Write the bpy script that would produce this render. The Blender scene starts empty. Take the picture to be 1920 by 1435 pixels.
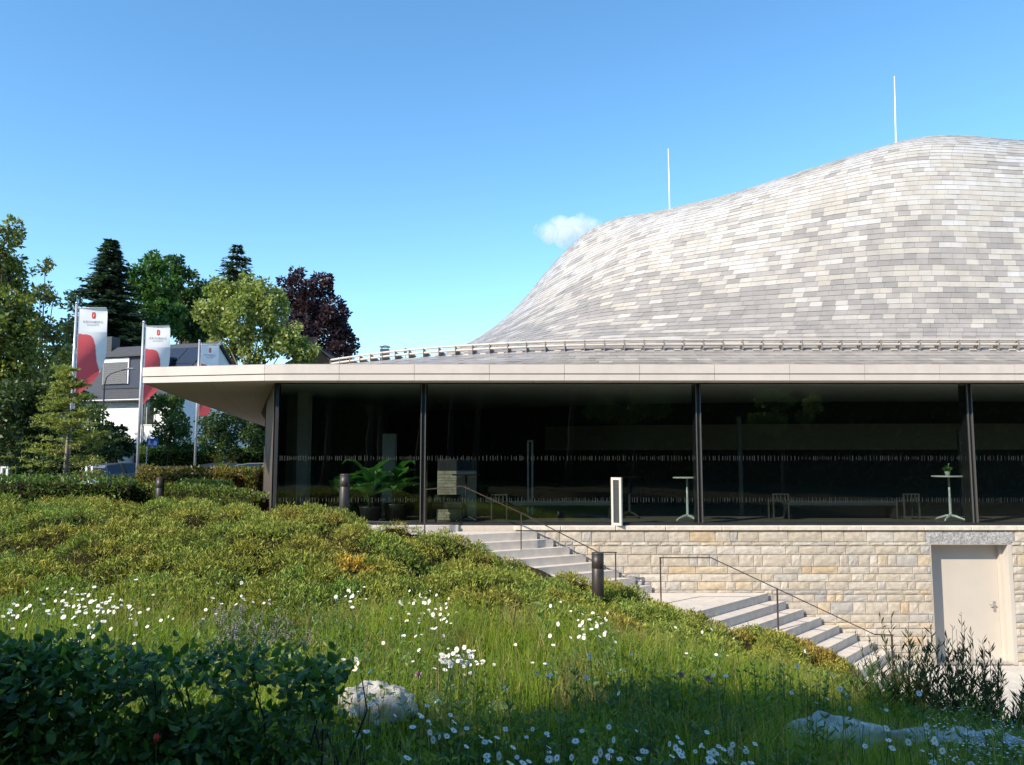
import bpy, math, random
import numpy as np
from mathutils import Vector, Matrix

random.seed(11)
RNG = np.random.default_rng(11)
R = math.radians
SC = bpy.context.scene
COL = SC.collection

# ------------------------------------------------------------------ camera, sky, sun, exposure
FPX, PITCH, EYE = 1478.0, R(5.4), 1.5
cam_d = bpy.data.cameras.new('camera')
cam_d.sensor_width = 36.0
cam_d.lens = 36.0 * FPX / 1920.0
cam_d.clip_start = 0.05
cam_d.clip_end = 6000
cam = bpy.data.objects.new('camera', cam_d)
COL.objects.link(cam)
cam.location = (0, 0, EYE)
cam.rotation_euler = (R(90) + PITCH, 0, 0)
SC.camera = cam

SUN_EL, SUN_AZ = R(35), R(229)          # azimuth clockwise from +Y: behind the camera, to its left
SUN_DIR = Vector((math.sin(SUN_AZ) * math.cos(SUN_EL), math.cos(SUN_AZ) * math.cos(SUN_EL), math.sin(SUN_EL)))
world = bpy.data.worlds.new('World')
SC.world = world
world.use_nodes = True
wn = world.node_tree
for n in list(wn.nodes):
    wn.nodes.remove(n)
sky = wn.nodes.new('ShaderNodeTexSky')
sky.sky_type = 'NISHITA'
sky.sun_disc = False
sky.sun_elevation = SUN_EL
sky.sun_rotation = SUN_AZ
sky.altitude = 200
sky.air_density = 0.9
sky.dust_density = 0.0
sky.ozone_density = 2.3
bg = wn.nodes.new('ShaderNodeBackground')
bg.inputs['Strength'].default_value = 0.142
wo = wn.nodes.new('ShaderNodeOutputWorld')
hs = wn.nodes.new('ShaderNodeHueSaturation')
hs.inputs['Saturation'].default_value = 1.17
hs.inputs['Hue'].default_value = 0.492
wn.links.new(sky.outputs[0], hs.inputs['Color'])
wn.links.new(hs.outputs[0], bg.inputs[0])
wn.links.new(bg.outputs[0], wo.inputs[0])

sun_d = bpy.data.lights.new('sun', 'SUN')
sun_d.energy = 3.4
sun_d.angle = R(0.53)
sun_d.color = (1.0, 0.89, 0.74)
sun = bpy.data.objects.new('sun', sun_d)
COL.objects.link(sun)
sun.rotation_euler = (-SUN_DIR).to_track_quat('-Z', 'Y').to_euler()
sun.location = (-20, -20, 30)

vs = SC.view_settings
vs.view_transform = 'Standard'
vs.look = 'None'
vs.gamma = 1.0
vs.use_curve_mapping = False
vs.exposure = 1.05
SC.cycles.max_bounces = 6
SC.cycles.transparent_max_bounces = 12
SC.cycles.volume_bounces = 2

# ------------------------------------------------------------------ helpers
CT, ST = math.cos(PITCH), math.sin(PITCH)


def at(u, v, Y):
    """World point at depth Y whose direction from the eye is that of photo pixel (u, v)."""
    dx, dy = (u - 960) / FPX, (717.5 - v) / FPX
    d = (dx, CT - dy * ST, ST + dy * CT)
    s = Y / d[1]
    return Vector((d[0] * s, Y, EYE + d[2] * s))


def proj(P):
    P = np.asarray(P, float)
    x, y, z = P[..., 0], P[..., 1], P[..., 2] - EYE
    d = y * CT + z * ST
    h = -y * ST + z * CT
    d = np.where(np.abs(d) < 1e-6, 1e-6, d)
    return 960 + FPX * x / d, 717.5 - FPX * h / d, d


def tag(o, label=None, cat=None, group=None, kind=None):
    if label:
        o['label'] = label
    if cat:
        o['category'] = cat
    if group:
        o['group'] = group
    if kind:
        o['kind'] = kind
    return o


def empty(name, loc=(0, 0, 0), rz=0.0):
    o = bpy.data.objects.new(name, None)
    COL.objects.link(o)
    o.empty_display_size = 0.2
    o.location = loc
    o.rotation_euler = (0, 0, rz)
    return o


def obj(name, mesh, parent=None, loc=None):
    o = bpy.data.objects.new(name, mesh)
    COL.objects.link(o)
    if parent is not None:
        o.parent = parent
    if loc is not None:
        o.location = loc
    return o


def copy_tree(o, parent=None):
    c = o.copy()
    COL.objects.link(c)
    c.parent = parent
    for ch in list(o.children):
        copy_tree(ch, c)
    return c


# ---- materials
def new_mat(name):
    m = bpy.data.materials.new(name)
    m.use_nodes = True
    nt = m.node_tree
    b = nt.nodes['Principled BSDF']
    return m, nt, b


def pm(name, base, var=0.12, scale=6.0, rough=0.6, metallic=0.0, spec=0.4, bump=0.0, bscale=40.0, coat=0.0, stain=None, sscale=1.2):
    """Principled with noise-driven tone variation, optional relief and stains; coordinates are world position."""
    m, nt, b = new_mat(name)
    L = nt.links.new
    geo = nt.nodes.new('ShaderNodeNewGeometry')
    nz = nt.nodes.new('ShaderNodeTexNoise')
    nz.inputs['Scale'].default_value = scale
    nz.inputs['Detail'].default_value = 5
    L(geo.outputs['Position'], nz.inputs['Vector'])
    rp = nt.nodes.new('ShaderNodeValToRGB')
    rp.color_ramp.elements[0].position = 0.3
    rp.color_ramp.elements[1].position = 0.72
    lo = tuple(max(0, c * (1 - var)) for c in base)
    hi = tuple(min(1, c * (1 + var)) for c in base)
    rp.color_ramp.elements[0].color = (*lo, 1)
    rp.color_ramp.elements[1].color = (*hi, 1)
    L(nz.outputs['Fac'], rp.inputs[0])
    out = rp.outputs[0]
    if stain:
        n2 = nt.nodes.new('ShaderNodeTexNoise')
        n2.inputs['Scale'].default_value = sscale
        n2.inputs['Detail'].default_value = 6
        n2.inputs['Roughness'].default_value = 0.65
        L(geo.outputs['Position'], n2.inputs['Vector'])
        r2 = nt.nodes.new('ShaderNodeValToRGB')
        r2.color_ramp.elements[0].position = 0.5
        r2.color_ramp.elements[1].position = 0.75
        L(n2.outputs['Fac'], r2.inputs[0])
        mx = nt.nodes.new('ShaderNodeMix')
        mx.data_type = 'RGBA'
        L(r2.outputs[0], mx.inputs[0])
        L(out, mx.inputs[6])
        mx.inputs[7].default_value = (*stain, 1)
        out = mx.outputs[2]
    L(out, b.inputs['Base Color'])
    b.inputs['Roughness'].default_value = rough
    b.inputs['Metallic'].default_value = metallic
    b.inputs['Specular IOR Level'].default_value = spec
    if coat:
        b.inputs['Coat Weight'].default_value = coat
    if bump:
        n3 = nt.nodes.new('ShaderNodeTexNoise')
        n3.inputs['Scale'].default_value = bscale
        n3.inputs['Detail'].default_value = 6
        L(geo.outputs['Position'], n3.inputs['Vector'])
        bp = nt.nodes.new('ShaderNodeBump')
        bp.inputs['Strength'].default_value = bump
        bp.inputs['Distance'].default_value = 0.02
        L(n3.outputs['Fac'], bp.inputs['Height'])
        L(bp.outputs[0], b.inputs['Normal'])
    return m


def leaf_mat(name, trans=0.35, rough=0.45, spec=0.35, tint=(1.5, 1.6, 0.7, 1)):
    """Foliage: colour from the per-face attribute Col, part of the light passes through."""
    m, nt, b = new_mat(name)
    L = nt.links.new
    a = nt.nodes.new('ShaderNodeAttribute')
    a.attribute_name = 'Col'
    L(a.outputs['Color'], b.inputs['Base Color'])
    b.inputs['Roughness'].default_value = rough
    b.inputs['Specular IOR Level'].default_value = spec
    tr = nt.nodes.new('ShaderNodeBsdfTranslucent')
    mul = nt.nodes.new('ShaderNodeMix')
    mul.data_type = 'RGBA'
    mul.blend_type = 'MULTIPLY'
    mul.inputs[0].default_value = 1.0
    L(a.outputs['Color'], mul.inputs[6])
    mul.inputs[7].default_value = tint
    L(mul.outputs[2], tr.inputs[0])
    mx = nt.nodes.new('ShaderNodeMixShader')
    mx.inputs[0].default_value = trans
    L(b.outputs[0], mx.inputs[1])
    L(tr.outputs[0], mx.inputs[2])
    L(mx.outputs[0], nt.nodes['Material Output'].inputs[0])
    return m


# ---- mesh builder for hard things
class MB:
    def __init__(self):
        self.v, self.f, self.m = [], [], []

    def quad(self, a, b, c, d, mi=0):
        n = len(self.v)
        self.v += [a, b, c, d]
        self.f.append((n, n + 1, n + 2, n + 3))
        self.m.append(mi)

    def poly(self, pts, mi=0):
        n = len(self.v)
        self.v += list(pts)
        self.f.append(tuple(range(n, n + len(pts))))
        self.m.append(mi)

    def box(self, x0, x1, y0, y1, z0, z1, mi=0, M=None):
        self.prism([(x0, y0), (x1, y0), (x1, y1), (x0, y1)], z0, z1, mi, M)

    def bbox(self, x0, x1, y0, y1, z0, z1, r=0.01, mi=0, M=None):
        """Box with chamfered vertical and top edges."""
        n = len(self.v)
        ins = [(x0 + r, y0), (x1 - r, y0), (x1, y0 + r), (x1, y1 - r), (x1 - r, y1), (x0 + r, y1), (x0, y1 - r), (x0, y0 + r)]
        top = [(min(max(x, x0 + r), x1 - r), min(max(y, y0 + r), y1 - r)) for x, y in ins]
        rings = [[(x, y, z0 + r) for x, y in ins], [(x, y, z1 - r) for x, y in ins]]
        V = [Vector((x, y, z0)) for x, y in top] + [Vector(p) for p in rings[0]] + [Vector(p) for p in rings[1]] + [Vector((x, y, z1)) for x, y in top]
        if M is not None:
            V = [M @ p for p in V]
        self.v += V
        for k in range(3):
            for i in range(8):
                j = (i + 1) % 8
                self.f.append((n + k * 8 + i, n + k * 8 + j, n + (k + 1) * 8 + j, n + (k + 1) * 8 + i))
                self.m.append(mi)
        self.f.append(tuple(n + 24 + i for i in range(8)))
        self.f.append(tuple(n + i for i in reversed(range(8))))
        self.m += [mi, mi]

    def prism(self, poly, z0, z1, mi=0, M=None):
        n, k = len(self.v), len(poly)
        V = [Vector((x, y, z0)) for x, y in poly] + [Vector((x, y, z1)) for x, y in poly]
        if M is not None:
            V = [M @ p for p in V]
        self.v += V
        for i in range(k):
            j = (i + 1) % k
            self.f.append((n + i, n + j, n + k + j, n + k + i))
            self.m.append(mi)
        self.f.append(tuple(n + k + i for i in range(k)))
        self.f.append(tuple(n + i for i in reversed(range(k))))
        self.m += [mi, mi]

    def tube(self, pts, rads, seg=8, mi=0, cap=True):
        pts = [Vector(p) for p in pts]
        if not hasattr(rads, '__len__'):
            rads = [rads] * len(pts)
        n = len(self.v)
        up = None
        for i, p in enumerate(pts):
            a = pts[max(i - 1, 0)]
            b = pts[min(i + 1, len(pts) - 1)]
            t = (b - a).normalized()
            if up is None:
                up = Vector((0, 0, 1)) if abs(t.z) < 0.9 else Vector((1, 0, 0))
            s = t.cross(up).normalized()
            up = s.cross(t).normalized()
            for k in range(seg):
                an = 2 * math.pi * k / seg
                self.v.append(p + (s * math.cos(an) + up * math.sin(an)) * rads[i])
        for i in range(len(pts) - 1):
            for k in range(seg):
                j = (k + 1) % seg
                self.f.append((n + i * seg + k, n + i * seg + j, n + (i + 1) * seg + j, n + (i + 1) * seg + k))
                self.m.append(mi)
        if cap:
            self.f.append(tuple(n + k for k in reversed(range(seg))))
            e = n + (len(pts) - 1) * seg
            self.f.append(tuple(e + k for k in range(seg)))
            self.m += [mi, mi]

    def lathe(self, prof, c=(0, 0, 0), seg=20, mi=0):
        n = len(self.v)
        for r, z in prof:
            for k in range(seg):
                a = 2 * math.pi * k / seg
                self.v.append(Vector((c[0] + r * math.cos(a), c[1] + r * math.sin(a), c[2] + z)))
        for i in range(len(prof) - 1):
            for k in range(seg):
                j = (k + 1) % seg
                self.f.append((n + i * seg + k, n + i * seg + j, n + (i + 1) * seg + j, n + (i + 1) * seg + k))
                self.m.append(mi)
        self.f.append(tuple(n + k for k in reversed(range(seg))))
        e = n + (len(prof) - 1) * seg
        self.f.append(tuple(e + k for k in range(seg)))
        self.m += [mi, mi]

    def mesh(self, name, mats, origin=(0, 0, 0), smooth=False):
        me = bpy.data.meshes.new(name)
        o = Vector(origin)
        me.from_pydata([tuple(Vector(p) - o) for p in self.v], [], self.f)
        for mm in (mats if isinstance(mats, (list, tuple)) else [mats]):
            me.materials.append(mm)
        me.polygons.foreach_set('material_index', self.m)
        if smooth:
            me.polygons.foreach_set('use_smooth', [True] * len(self.f))
        me.update()
        return me

    def build(self, name, mats, parent=None, origin=(0, 0, 0), smooth=False):
        return obj(name, self.mesh(name, mats, origin, smooth), parent)


# ---- numpy meshes for foliage
def np_mesh(name, V, quads=None, tris=None, mat=None, cols=None, smooth=False):
    me = bpy.data.meshes.new(name)
    V = np.asarray(V, np.float32)
    nq = 0 if quads is None else len(quads)
    nt_ = 0 if tris is None else len(tris)
    li = []
    if nq:
        li.append(np.asarray(quads, np.int32).ravel())
    if nt_:
        li.append(np.asarray(tris, np.int32).ravel())
    li = np.concatenate(li)
    tot = np.concatenate([np.full(nq, 4, np.int32), np.full(nt_, 3, np.int32)])
    start = np.concatenate([[0], np.cumsum(tot)[:-1]]).astype(np.int32)
    me.vertices.add(len(V))
    me.vertices.foreach_set('co', V.ravel())
    me.loops.add(len(li))
    me.loops.foreach_set('vertex_index', li)
    me.polygons.add(len(tot))
    me.polygons.foreach_set('loop_start', start)
    try:
        me.polygons.foreach_set('loop_total', tot)
    except Exception:
        pass
    if smooth:
        me.polygons.foreach_set('use_smooth', np.ones(len(tot), bool))
    if cols is not None:
        a = me.attributes.new('Col', 'FLOAT_COLOR', 'FACE')
        c = np.ones((len(tot), 4), np.float32)
        c[:, :3] = np.clip(cols, 0, 1)
        a.data.foreach_set('color', c.ravel())
    if mat is not None:
        me.materials.append(mat)
    me.update(calc_edges=True)
    me.validate()
    return me


def unit(a):
    return a / np.maximum(np.linalg.norm(a, axis=-1, keepdims=True), 1e-9)


def rand_dirs(n):
    return unit(RNG.normal(size=(n, 3)))


def diamonds(P, D, S, L, W, fold=0.0):
    """Leaf-shaped quads: base P, long axis D, side axis S, length L, width W."""
    L = np.asarray(L)[:, None] if np.ndim(L) else L
    W = np.asarray(W)[:, None] if np.ndim(W) else W
    N = np.cross(D, S)
    mid = P + D * L * 0.45 + N * (fold * L)
    V = np.stack([P, mid + S * W * 0.5, P + D * L, mid - S * W * 0.5], 1).reshape(-1, 3)
    Q = np.arange(len(P) * 4).reshape(-1, 4)
    return V, Q


def side_of(D):
    return unit(np.cross(D, rand_dirs(len(D))))


GAIN = 1.45


def pick_cols(n, palette, jitter=0.18):
    pal = np.array([p[:3] for p in palette], float)
    w = np.array([p[3] if len(p) > 3 else 1.0 for p in palette], float)
    c = pal[RNG.choice(len(pal), n, p=w / w.sum())]
    return c * GAIN * (1 + RNG.uniform(-jitter, jitter, (n, 1)))


def catmull(pts, n):
    pts = np.asarray(pts, float)
    P = np.vstack([2 * pts[0] - pts[1], pts, 2 * pts[-1] - pts[-2]])
    t = np.linspace(0, len(pts) - 1, n)
    i = np.minimum(t.astype(int), len(pts) - 2)
    f = (t - i)[:, None]
    p0, p1, p2, p3 = P[i], P[i + 1], P[i + 2], P[i + 3]
    return 0.5 * (2 * p1 + (p2 - p0) * f + (2 * p0 - 5 * p1 + 4 * p2 - p3) * f ** 2 + (3 * p1 - p0 - 3 * p2 + p3) * f ** 3)


def vnoise(x, y, seed=0):
    """Smooth value noise, vectorised."""
    x, y = np.asarray(x, float), np.asarray(y, float)
    xi, yi = np.floor(x), np.floor(y)
    fx, fy = x - xi, y - yi
    fx, fy = fx * fx * (3 - 2 * fx), fy * fy * (3 - 2 * fy)

    def h(a, b):
        s = np.sin(a * 127.1 + b * 311.7 + seed * 74.7) * 43758.5453
        return s - np.floor(s)
    return (h(xi, yi) * (1 - fx) + h(xi + 1, yi) * fx) * (1 - fy) + (h(xi, yi + 1) * (1 - fx) + h(xi + 1, yi + 1) * fx) * fy


# ------------------------------------------------------------------ the ground
CTRL = np.array([
    (0, 0, -.15), (-6, 0, -.1), (6, 0, -.3), (0, -10, 0), (-15, -10, .1), (15, -10, -.2), (-40, -30, .3), (40, -30, 0), (0, -40, .2),
    (-8, 4, -.3), (-3, 4, -.42), (0, 4, -.5), (3, 4, -.55), (6, 4, -.7), (12, 4, -1.0),
    (-5, 6.5, -.42), (-2, 6.5, -.52), (0, 6.3, -.62), (2.4, 6, -.78), (4, 7.2, -1.1), (6, 7, -1.3),
    (5.1, 9, -1.55), (7.5, 9, -1.8), (12, 8, -2.0), (-8, 8, -.2),
    (-5.85, 9, -.3), (-2.2, 9, -.5), (.2, 9, -.62), (1.9, 9.5, -.95), (4, 11, -1.75), (5.8, 13, -2.6),
    (6.5, 12, -2.7), (8, 13, -3.3), (8, 11, -2.7), (12, 12, -3.3), (20, 12, -3.4), (28, 14, -3.4), (28, 4, -1.5),
    (-6, 12.5, -.02), (-9, 12, .02), (-3.2, 12.5, -.2), (-1, 12.5, -.6), (-2, 14.2, -.38), (-5, 14.5, -.02), (-9, 15, .0),
    (0.2, 13.5, -.98), (2.3, 14, -1.55), (4.2, 14, -2.15), (6.0, 14.3, -2.8),
    (-1, 16.5, -.5), (.5, 16.5, -.75), (2, 16.5, -1.5), (3.3, 16.5, -2.1), (5, 16.5, -2.2), (7, 16.5, -3.0), (9, 16.5, -3.5), (14, 17, -3.5), (24, 17, -3.5),
    (-5, 17, -.12), (-8, 18, 0), (-4, 19, -.4), (0, 19, -1), (5, 19, -3.5), (10, 22, -3.6), (20, 24, -3.6), (0, 28, -1.5), (-4, 26, -.5), (-5, 40, -.3),
    (-12, 20, .1), (-15, 28, 0), (-20, 36, -.2), (-12, 40, -.3), (-25, 20, .1), (-40, 30, 0), (-25, 55, -.1), (-40, 80, 1), (-10, 80, .5), (40, 60, -1), (-80, 60, 1), (80, 80, 0),
], float)
_d = np.linalg.norm(CTRL[:, None, :2] - CTRL[None, :, :2], axis=2)
_w = np.linalg.solve(_d + np.eye(len(CTRL)) * -0.02, CTRL[:, 2] - CTRL[:, 2].mean())


def gz(x, y):
    x, y = np.asarray(x, float), np.asarray(y, float)
    shp = x.shape
    q = np.stack([x.ravel(), y.ravel()], 1)
    out = np.empty(len(q))
    for k in range(0, len(q), 20000):
        d = np.linalg.norm(q[k:k + 20000, None, :] - CTRL[None, :, :2], axis=2)
        out[k:k + 20000] = d @ _w
    return (out + CTRL[:, 2].mean()).reshape(shp)


def gzf(x, y):
    return float(gz(np.array([x]), np.array([y]))[0])


def drop(u, v, h=0.0, y0=3.0, y1=24.0):
    """First point along the photo ray (u, v) that is h above the ground."""
    Y = np.linspace(y0, y1, 420)
    dx, dy = (u - 960) / FPX, (717.5 - v) / FPX
    dd = (dx, CT - dy * ST, ST + dy * CT)
    s = Y / dd[1]
    z = EYE + dd[2] * s
    g = gz(dd[0] * s, Y) + h
    k = np.argmax(z <= g)
    if z[k] > g[k]:
        k = len(Y) - 1
    return Vector((dd[0] * s[k], Y[k], float(g[k] - h)))


gx = np.concatenate([[-900, -500, -300, -180, -120], np.arange(-90, -12, 3.0), np.arange(-12, 14, 0.3), np.arange(14, 90, 3.0), [120, 180, 300, 500, 900]])
gy = np.concatenate([[-600, -300, -150, -90], np.arange(-60, 2, 3.0), np.arange(2, 20, 0.3), np.arange(20, 110, 3.0), [140, 200, 320, 500, 900]])
GX, GY = np.meshgrid(gx, gy)
fade = np.clip((np.maximum(np.abs(GX), np.abs(GY - 20)) - 70) / 60, 0, 1)
GZ = gz(np.clip(GX, -90, 90), np.clip(GY, -50, 100)) * (1 - fade) + 0.2 * fade
GZ += (vnoise(GX * 2.2, GY * 2.2, 3) - .5) * 0.05
nx, ny = len(gx), len(gy)
idx = np.arange(nx * ny).reshape(ny, nx)
quads = np.stack([idx[:-1, :-1], idx[:-1, 1:], idx[1:, 1:], idx[1:, :-1]], -1).reshape(-1, 4)
m_soil = pm('soil', (0.05, 0.04, 0.022), var=0.4, scale=3, rough=0.95, spec=0.1, bump=0.6, bscale=20, stain=(0.035, 0.055, 0.015), sscale=0.8)
g = obj('ground', np_mesh('ground', np.stack([GX, GY, GZ], -1).reshape(-1, 3), quads, mat=m_soil, smooth=True))
tag(g, kind='structure')
# ------------------------------------------------------------------ the concert hall
FLOOR, SOFFIT, FTOP = 0.0, 3.19, 3.545
YG, YF = 18.0, 17.35                    # glass line, fascia line
HALL = empty('concert_hall', (4, 18, 0))
HO = (4, 18, 0)
tag(HALL, 'concert hall with dark glass front and swelling roof of pale mottled tiles', 'building')

tile_cols = [(.345, .312, .28), (.305, .277, .25), (.38, .342, .305), (.465, .417, .352), (.485, .442, .382), (.51, .475, .432), (.535, .51, .48), (.425, .382, .332)]


def tile_mat(i, c):
    m = pm('roof_tile_glaze_%d' % i, c, var=0.10, scale=2.6, rough=0.31, spec=0.55, bump=0.12, bscale=14)
    return m


TM = [tile_mat(i, c) for i, c in enumerate(tile_cols)]
m_under = pm('roof_underlay', (.25, .235, .225), var=.1, rough=.8)

Gp = [(-9.9, 44), (-9.6, 36), (-8.6, 29), (-6.6, 24.6), (-4, 21.8), (-2.2, 20.5), (-.8, 19.85), (.5, 19.4), (2.2, 19.08), (5, 19), (9, 19), (13, 19), (17, 19), (22, 19.4), (26, 22)]
Gz_ = 4.12
Kpx = [(None, (4.2, 40, 9.0)), (None, (3.6, 35, 9.1)), (None, (3.1, 31.5, 9.25)), (None, (2.75, 28.5, 9.3)),
       ((1128, 424), 26.2), ((1172, 407), 25.6), ((1228, 398), 25.3), ((1300, 384), 25.0), ((1395, 361), 24.6), ((1545, 311), 24.1), ((1735, 257), 23.6), ((1905, 263), 23.8), (None, (18.6, 25, 11.6)), (None, (21.5, 27.5, 10.8)), (None, (23.5, 30, 10.2))]
Kp = []
for a, b in Kpx:
    Kp.append(b if a is None else tuple(at(a[0], a[1], b)))
# eave line of the low roof, same columns
Ep = [(-14.2, 46), (-12.6, 38), (-11.1, 31), (-9.6, 23.2), (-8.45, 17.97), (-5.35, 17.36), (-2.6, 17.35), (-.6, 17.35), (2, 17.35), (5, 17.35), (9, 17.35), (13, 17.35), (17, 17.35), (23, 17.4), (28, 20)]
NS = 900
Gs = catmull([(x, y, Gz_) for x, y in Gp], NS)
Ks = catmull(Kp, NS)
_e = np.array([(x, y, FTOP) for x, y in Ep], float)
Es_ = np.stack([np.interp(np.linspace(0, len(Ep) - 1, NS), np.arange(len(Ep)), _e[:, k]) for k in range(3)], 1)


def bez(t, p):
    t = np.asarray(t)[:, None]
    p = np.asarray(p, float)
    return (1 - t) ** 3 * p[0] + 3 * (1 - t) ** 2 * t * p[1] + 3 * (1 - t) * t ** 2 * p[2] + t ** 3 * p[3]


def _prof(p):
    ab = bez(np.linspace(0, 1, 400), p)
    sc = np.concatenate([[0], np.cumsum(np.hypot(np.diff(ab[:, 0]) * 6.5, np.diff(ab[:, 1]) * 6.5))])
    return ab, sc / sc[-1]


_abR, _scR = _prof([(0, 0), (.42, .10), (.50, .86), (1, 1)])
_abL, _scL = _prof([(0, 0), (.80, .06), (.74, .86), (1, 1)])      # the flank flares out wide before it rises
_colw = np.clip((np.linspace(0, len(Gp) - 1, NS) - 3.2) / 4.6, 0, 1)
_colw = (_colw * _colw * (3 - 2 * _colw))[:, None]


def S_up(t):
    """Row of the swelling roof at parameter t in 0..1 (1 = crest): NS x 3; beyond 1 it falls away behind."""
    if t <= 1:
        r_ = np.array([np.interp(t, _scR, _abR[:, k]) for k in (0, 0, 1)])
        l_ = np.array([np.interp(t, _scL, _abL[:, k]) for k in (0, 0, 1)])
        return Gs + (Ks - Gs) * (r_ * _colw + l_ * (1 - _colw))
    e = t - 1
    d = (Ks - Gs) * np.array([1, 1, 0])
    P = Ks + d * e
    P[:, 2] = Ks[:, 2] + (Ks[:, 2] - Gz_) * (0.10 * e - 0.55 * e * e)
    return P


def S_low(t):
    P = Es_ + (Gs - Es_) * t
    P = P.copy()
    P[:, 2] -= 0.10 * math.sin(math.pi * t)
    return P


def grid_obj(name, rows, mat, parent, flip=False):
    V = np.concatenate(rows) - np.array(HO)
    n = len(rows[0])
    id_ = np.arange(len(rows) * n).reshape(len(rows), n)
    q = np.stack([id_[:-1, :-1], id_[:-1, 1:], id_[1:, 1:], id_[1:, :-1]], -1).reshape(-1, 4)
    return obj(name, np_mesh(name, V, q, mat=mat, smooth=True), parent)


step = slice(0, NS, 6)
up_rows = [S_up(t)[step] - np.array([0, 0, .03]) for t in np.linspace(0, 1, 41)] + [S_up(t)[step] - np.array([0, 0, .03]) for t in np.linspace(1.08, 2.6, 14)]
low_rows = [S_low(t)[step] - np.array([0, 0, .03]) for t in np.linspace(0.0, 1, 9)]
ROOF = grid_obj('roof', low_rows + up_rows[1:], m_under, HALL)

# tiles: courses of thin slabs, every second one shifted, tails lifted over the course below
TW, GAP = 0.335, 0.006
tiles = []                               # (verts 8x3, colour index, size in the photo)
rng = np.random.default_rng(5)


def course(P0, P1, frac, up):
    seg = np.linalg.norm(np.diff(P0, axis=0), axis=1)
    s = np.concatenate([[0], np.cumsum(seg)])
    a = rng.uniform(0, TW)
    w = TW * rng.uniform(.97, 1.03)
    while a + w < s[-1]:
        b = a + w - GAP
        q = []
        for P in (P0, P1):
            for c in (a, b):
                q.append(np.array([np.interp(c, s, P[:, k]) for k in range(3)]))
        n = np.cross(q[1] - q[0], q[2] - q[0])
        ln = np.linalg.norm(n)
        a += w
        if ln < 1e-7:
            continue
        n /= ln
        if n[2] < 0:
            n = -n
        lift = 0.0085 + rng.uniform(-.003, .003)
        head = -0.004
        tilt = rng.uniform(-.003, .003)
        lap = (q[2] - q[0]) * 0.12, (q[3] - q[1]) * 0.12
        top = [q[0] + n * (lift + tilt), q[1] + n * (lift - tilt), q[3] + lap[1] + n * head, q[2] + lap[0] + n * head]
        bot = [p - n * 0.009 for p in top]
        V = np.array(top + bot)
        u_, v_, d_ = proj(V[:4])
        if d_.min() < 1:
            continue
        area = 0.5 * abs((u_[2] - u_[0]) * (v_[3] - v_[1]) - (u_[3] - u_[1]) * (v_[2] - v_[0]))
        inside = (u_.min() > 0) and (u_.max() < 1920) and (v_.min() > 0)
        front = np.dot(n, np.array([0, 0, EYE]) - V[0]) > 0
        # mix of glazes changes with height: greys at the foot, creams in the middle, silver white on top
        c0 = V[0]
        nz = .8 * float(vnoise(c0[0] * 1.5, frac * 30 * .8, 9)) + 0.8 * float(vnoise(c0[0] * .45, frac * 7, 4)) - .8
        k = frac + 0.30 * nz if up else -0.2
        r = rng.random()
        grey = np.clip(.98 - 1.15 * k, .10, .88) if up else 0.955
        # greys stay in runs along a course
        if rng.random() < .22 and course.prev is not None and up:
            ci = course.prev
        elif r < grey:
            ci = rng.choice([0, 1, 2], p=[.5, .3, .2]) if k < .55 else rng.choice([0, 2, 7], p=[.35, .45, .2])
        elif k < .45:
            ci = rng.choice([3, 4, 5, 7], p=[.45, .35, .1, .1])
        elif k < .75:
            ci = rng.choice([3, 4, 5, 6], p=[.2, .35, .35, .10])
        else:
            ci = rng.choice([4, 5, 6], p=[.2, .45, .35])
        course.prev = ci
        tiles.append((V, int(ci), area if inside and front else 0.0))


course.prev = None
NL, NU = 8, 52
for i in range(NL):
    course(S_low(i / NL)[150:820], S_low((i + 1) / NL)[150:820], 0, False)
for i in range(NU + 3):
    course(S_up(i / NU)[150:820], S_up((i + 1) / NU)[150:820], min(1, i / NU), True)
order = sorted(range(len(tiles)), key=lambda i: -tiles[i][2])
single = set(order[:300])
TF = [(0, 1, 2, 3), (4, 5, 1, 0), (5, 6, 2, 1), (6, 7, 3, 2), (7, 4, 0, 3)]
rest = MB()
for i, (V, ci, ar) in enumerate(tiles):
    if i in single:
        mb = MB()
        mb.v = [Vector(p) for p in V]
        mb.f = list(TF)
        mb.m = [0] * 5
        mb.build('roof_tile', TM[ci], ROOF, HO)
    else:
        n = len(rest.v)
        rest.v += [Vector(p) for p in V]
        rest.f += [tuple(n + k for k in f) for f in TF]
        rest.m += [ci] * 5
tag(rest.build('tile_field', TM, ROOF, HO), kind='stuff')

# fascia: two bands of metal panels with a groove between, following the eave line
m_fascia = pm('fascia_metal', (.63, .56, .50), var=.05, scale=1.4, rough=.5, spec=.35, stain=(.56, .495, .44), sscale=2.2)
m_groove = pm('groove_shadow_gap', (.09, .075, .065), var=.05, rough=.8)
m_soffit = pm('soffit_panel_paint', (.76, .67, .59), var=.04, scale=1.5, rough=.55)
m_soffd = pm('soffit_backing', (.15, .12, .1), var=.05, rough=.8)
seg = np.concatenate([[0], np.cumsum(np.linalg.norm(np.diff(Es_[:, :2], axis=0), axis=1))])
# arc position of the front corner (tip) = control column 4
tip = seg[int(round(4 * (NS - 1) / (len(Ep) - 1)))]


def eave(s):
    return np.array([np.interp(s, seg, Es_[:, 0]), np.interp(s, seg, Es_[:, 1])])


def eave_out(s):
    t = eave(s + .05) - eave(s - .05)
    t /= np.linalg.norm(t)
    return np.array([t[1], -t[0]])


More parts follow.
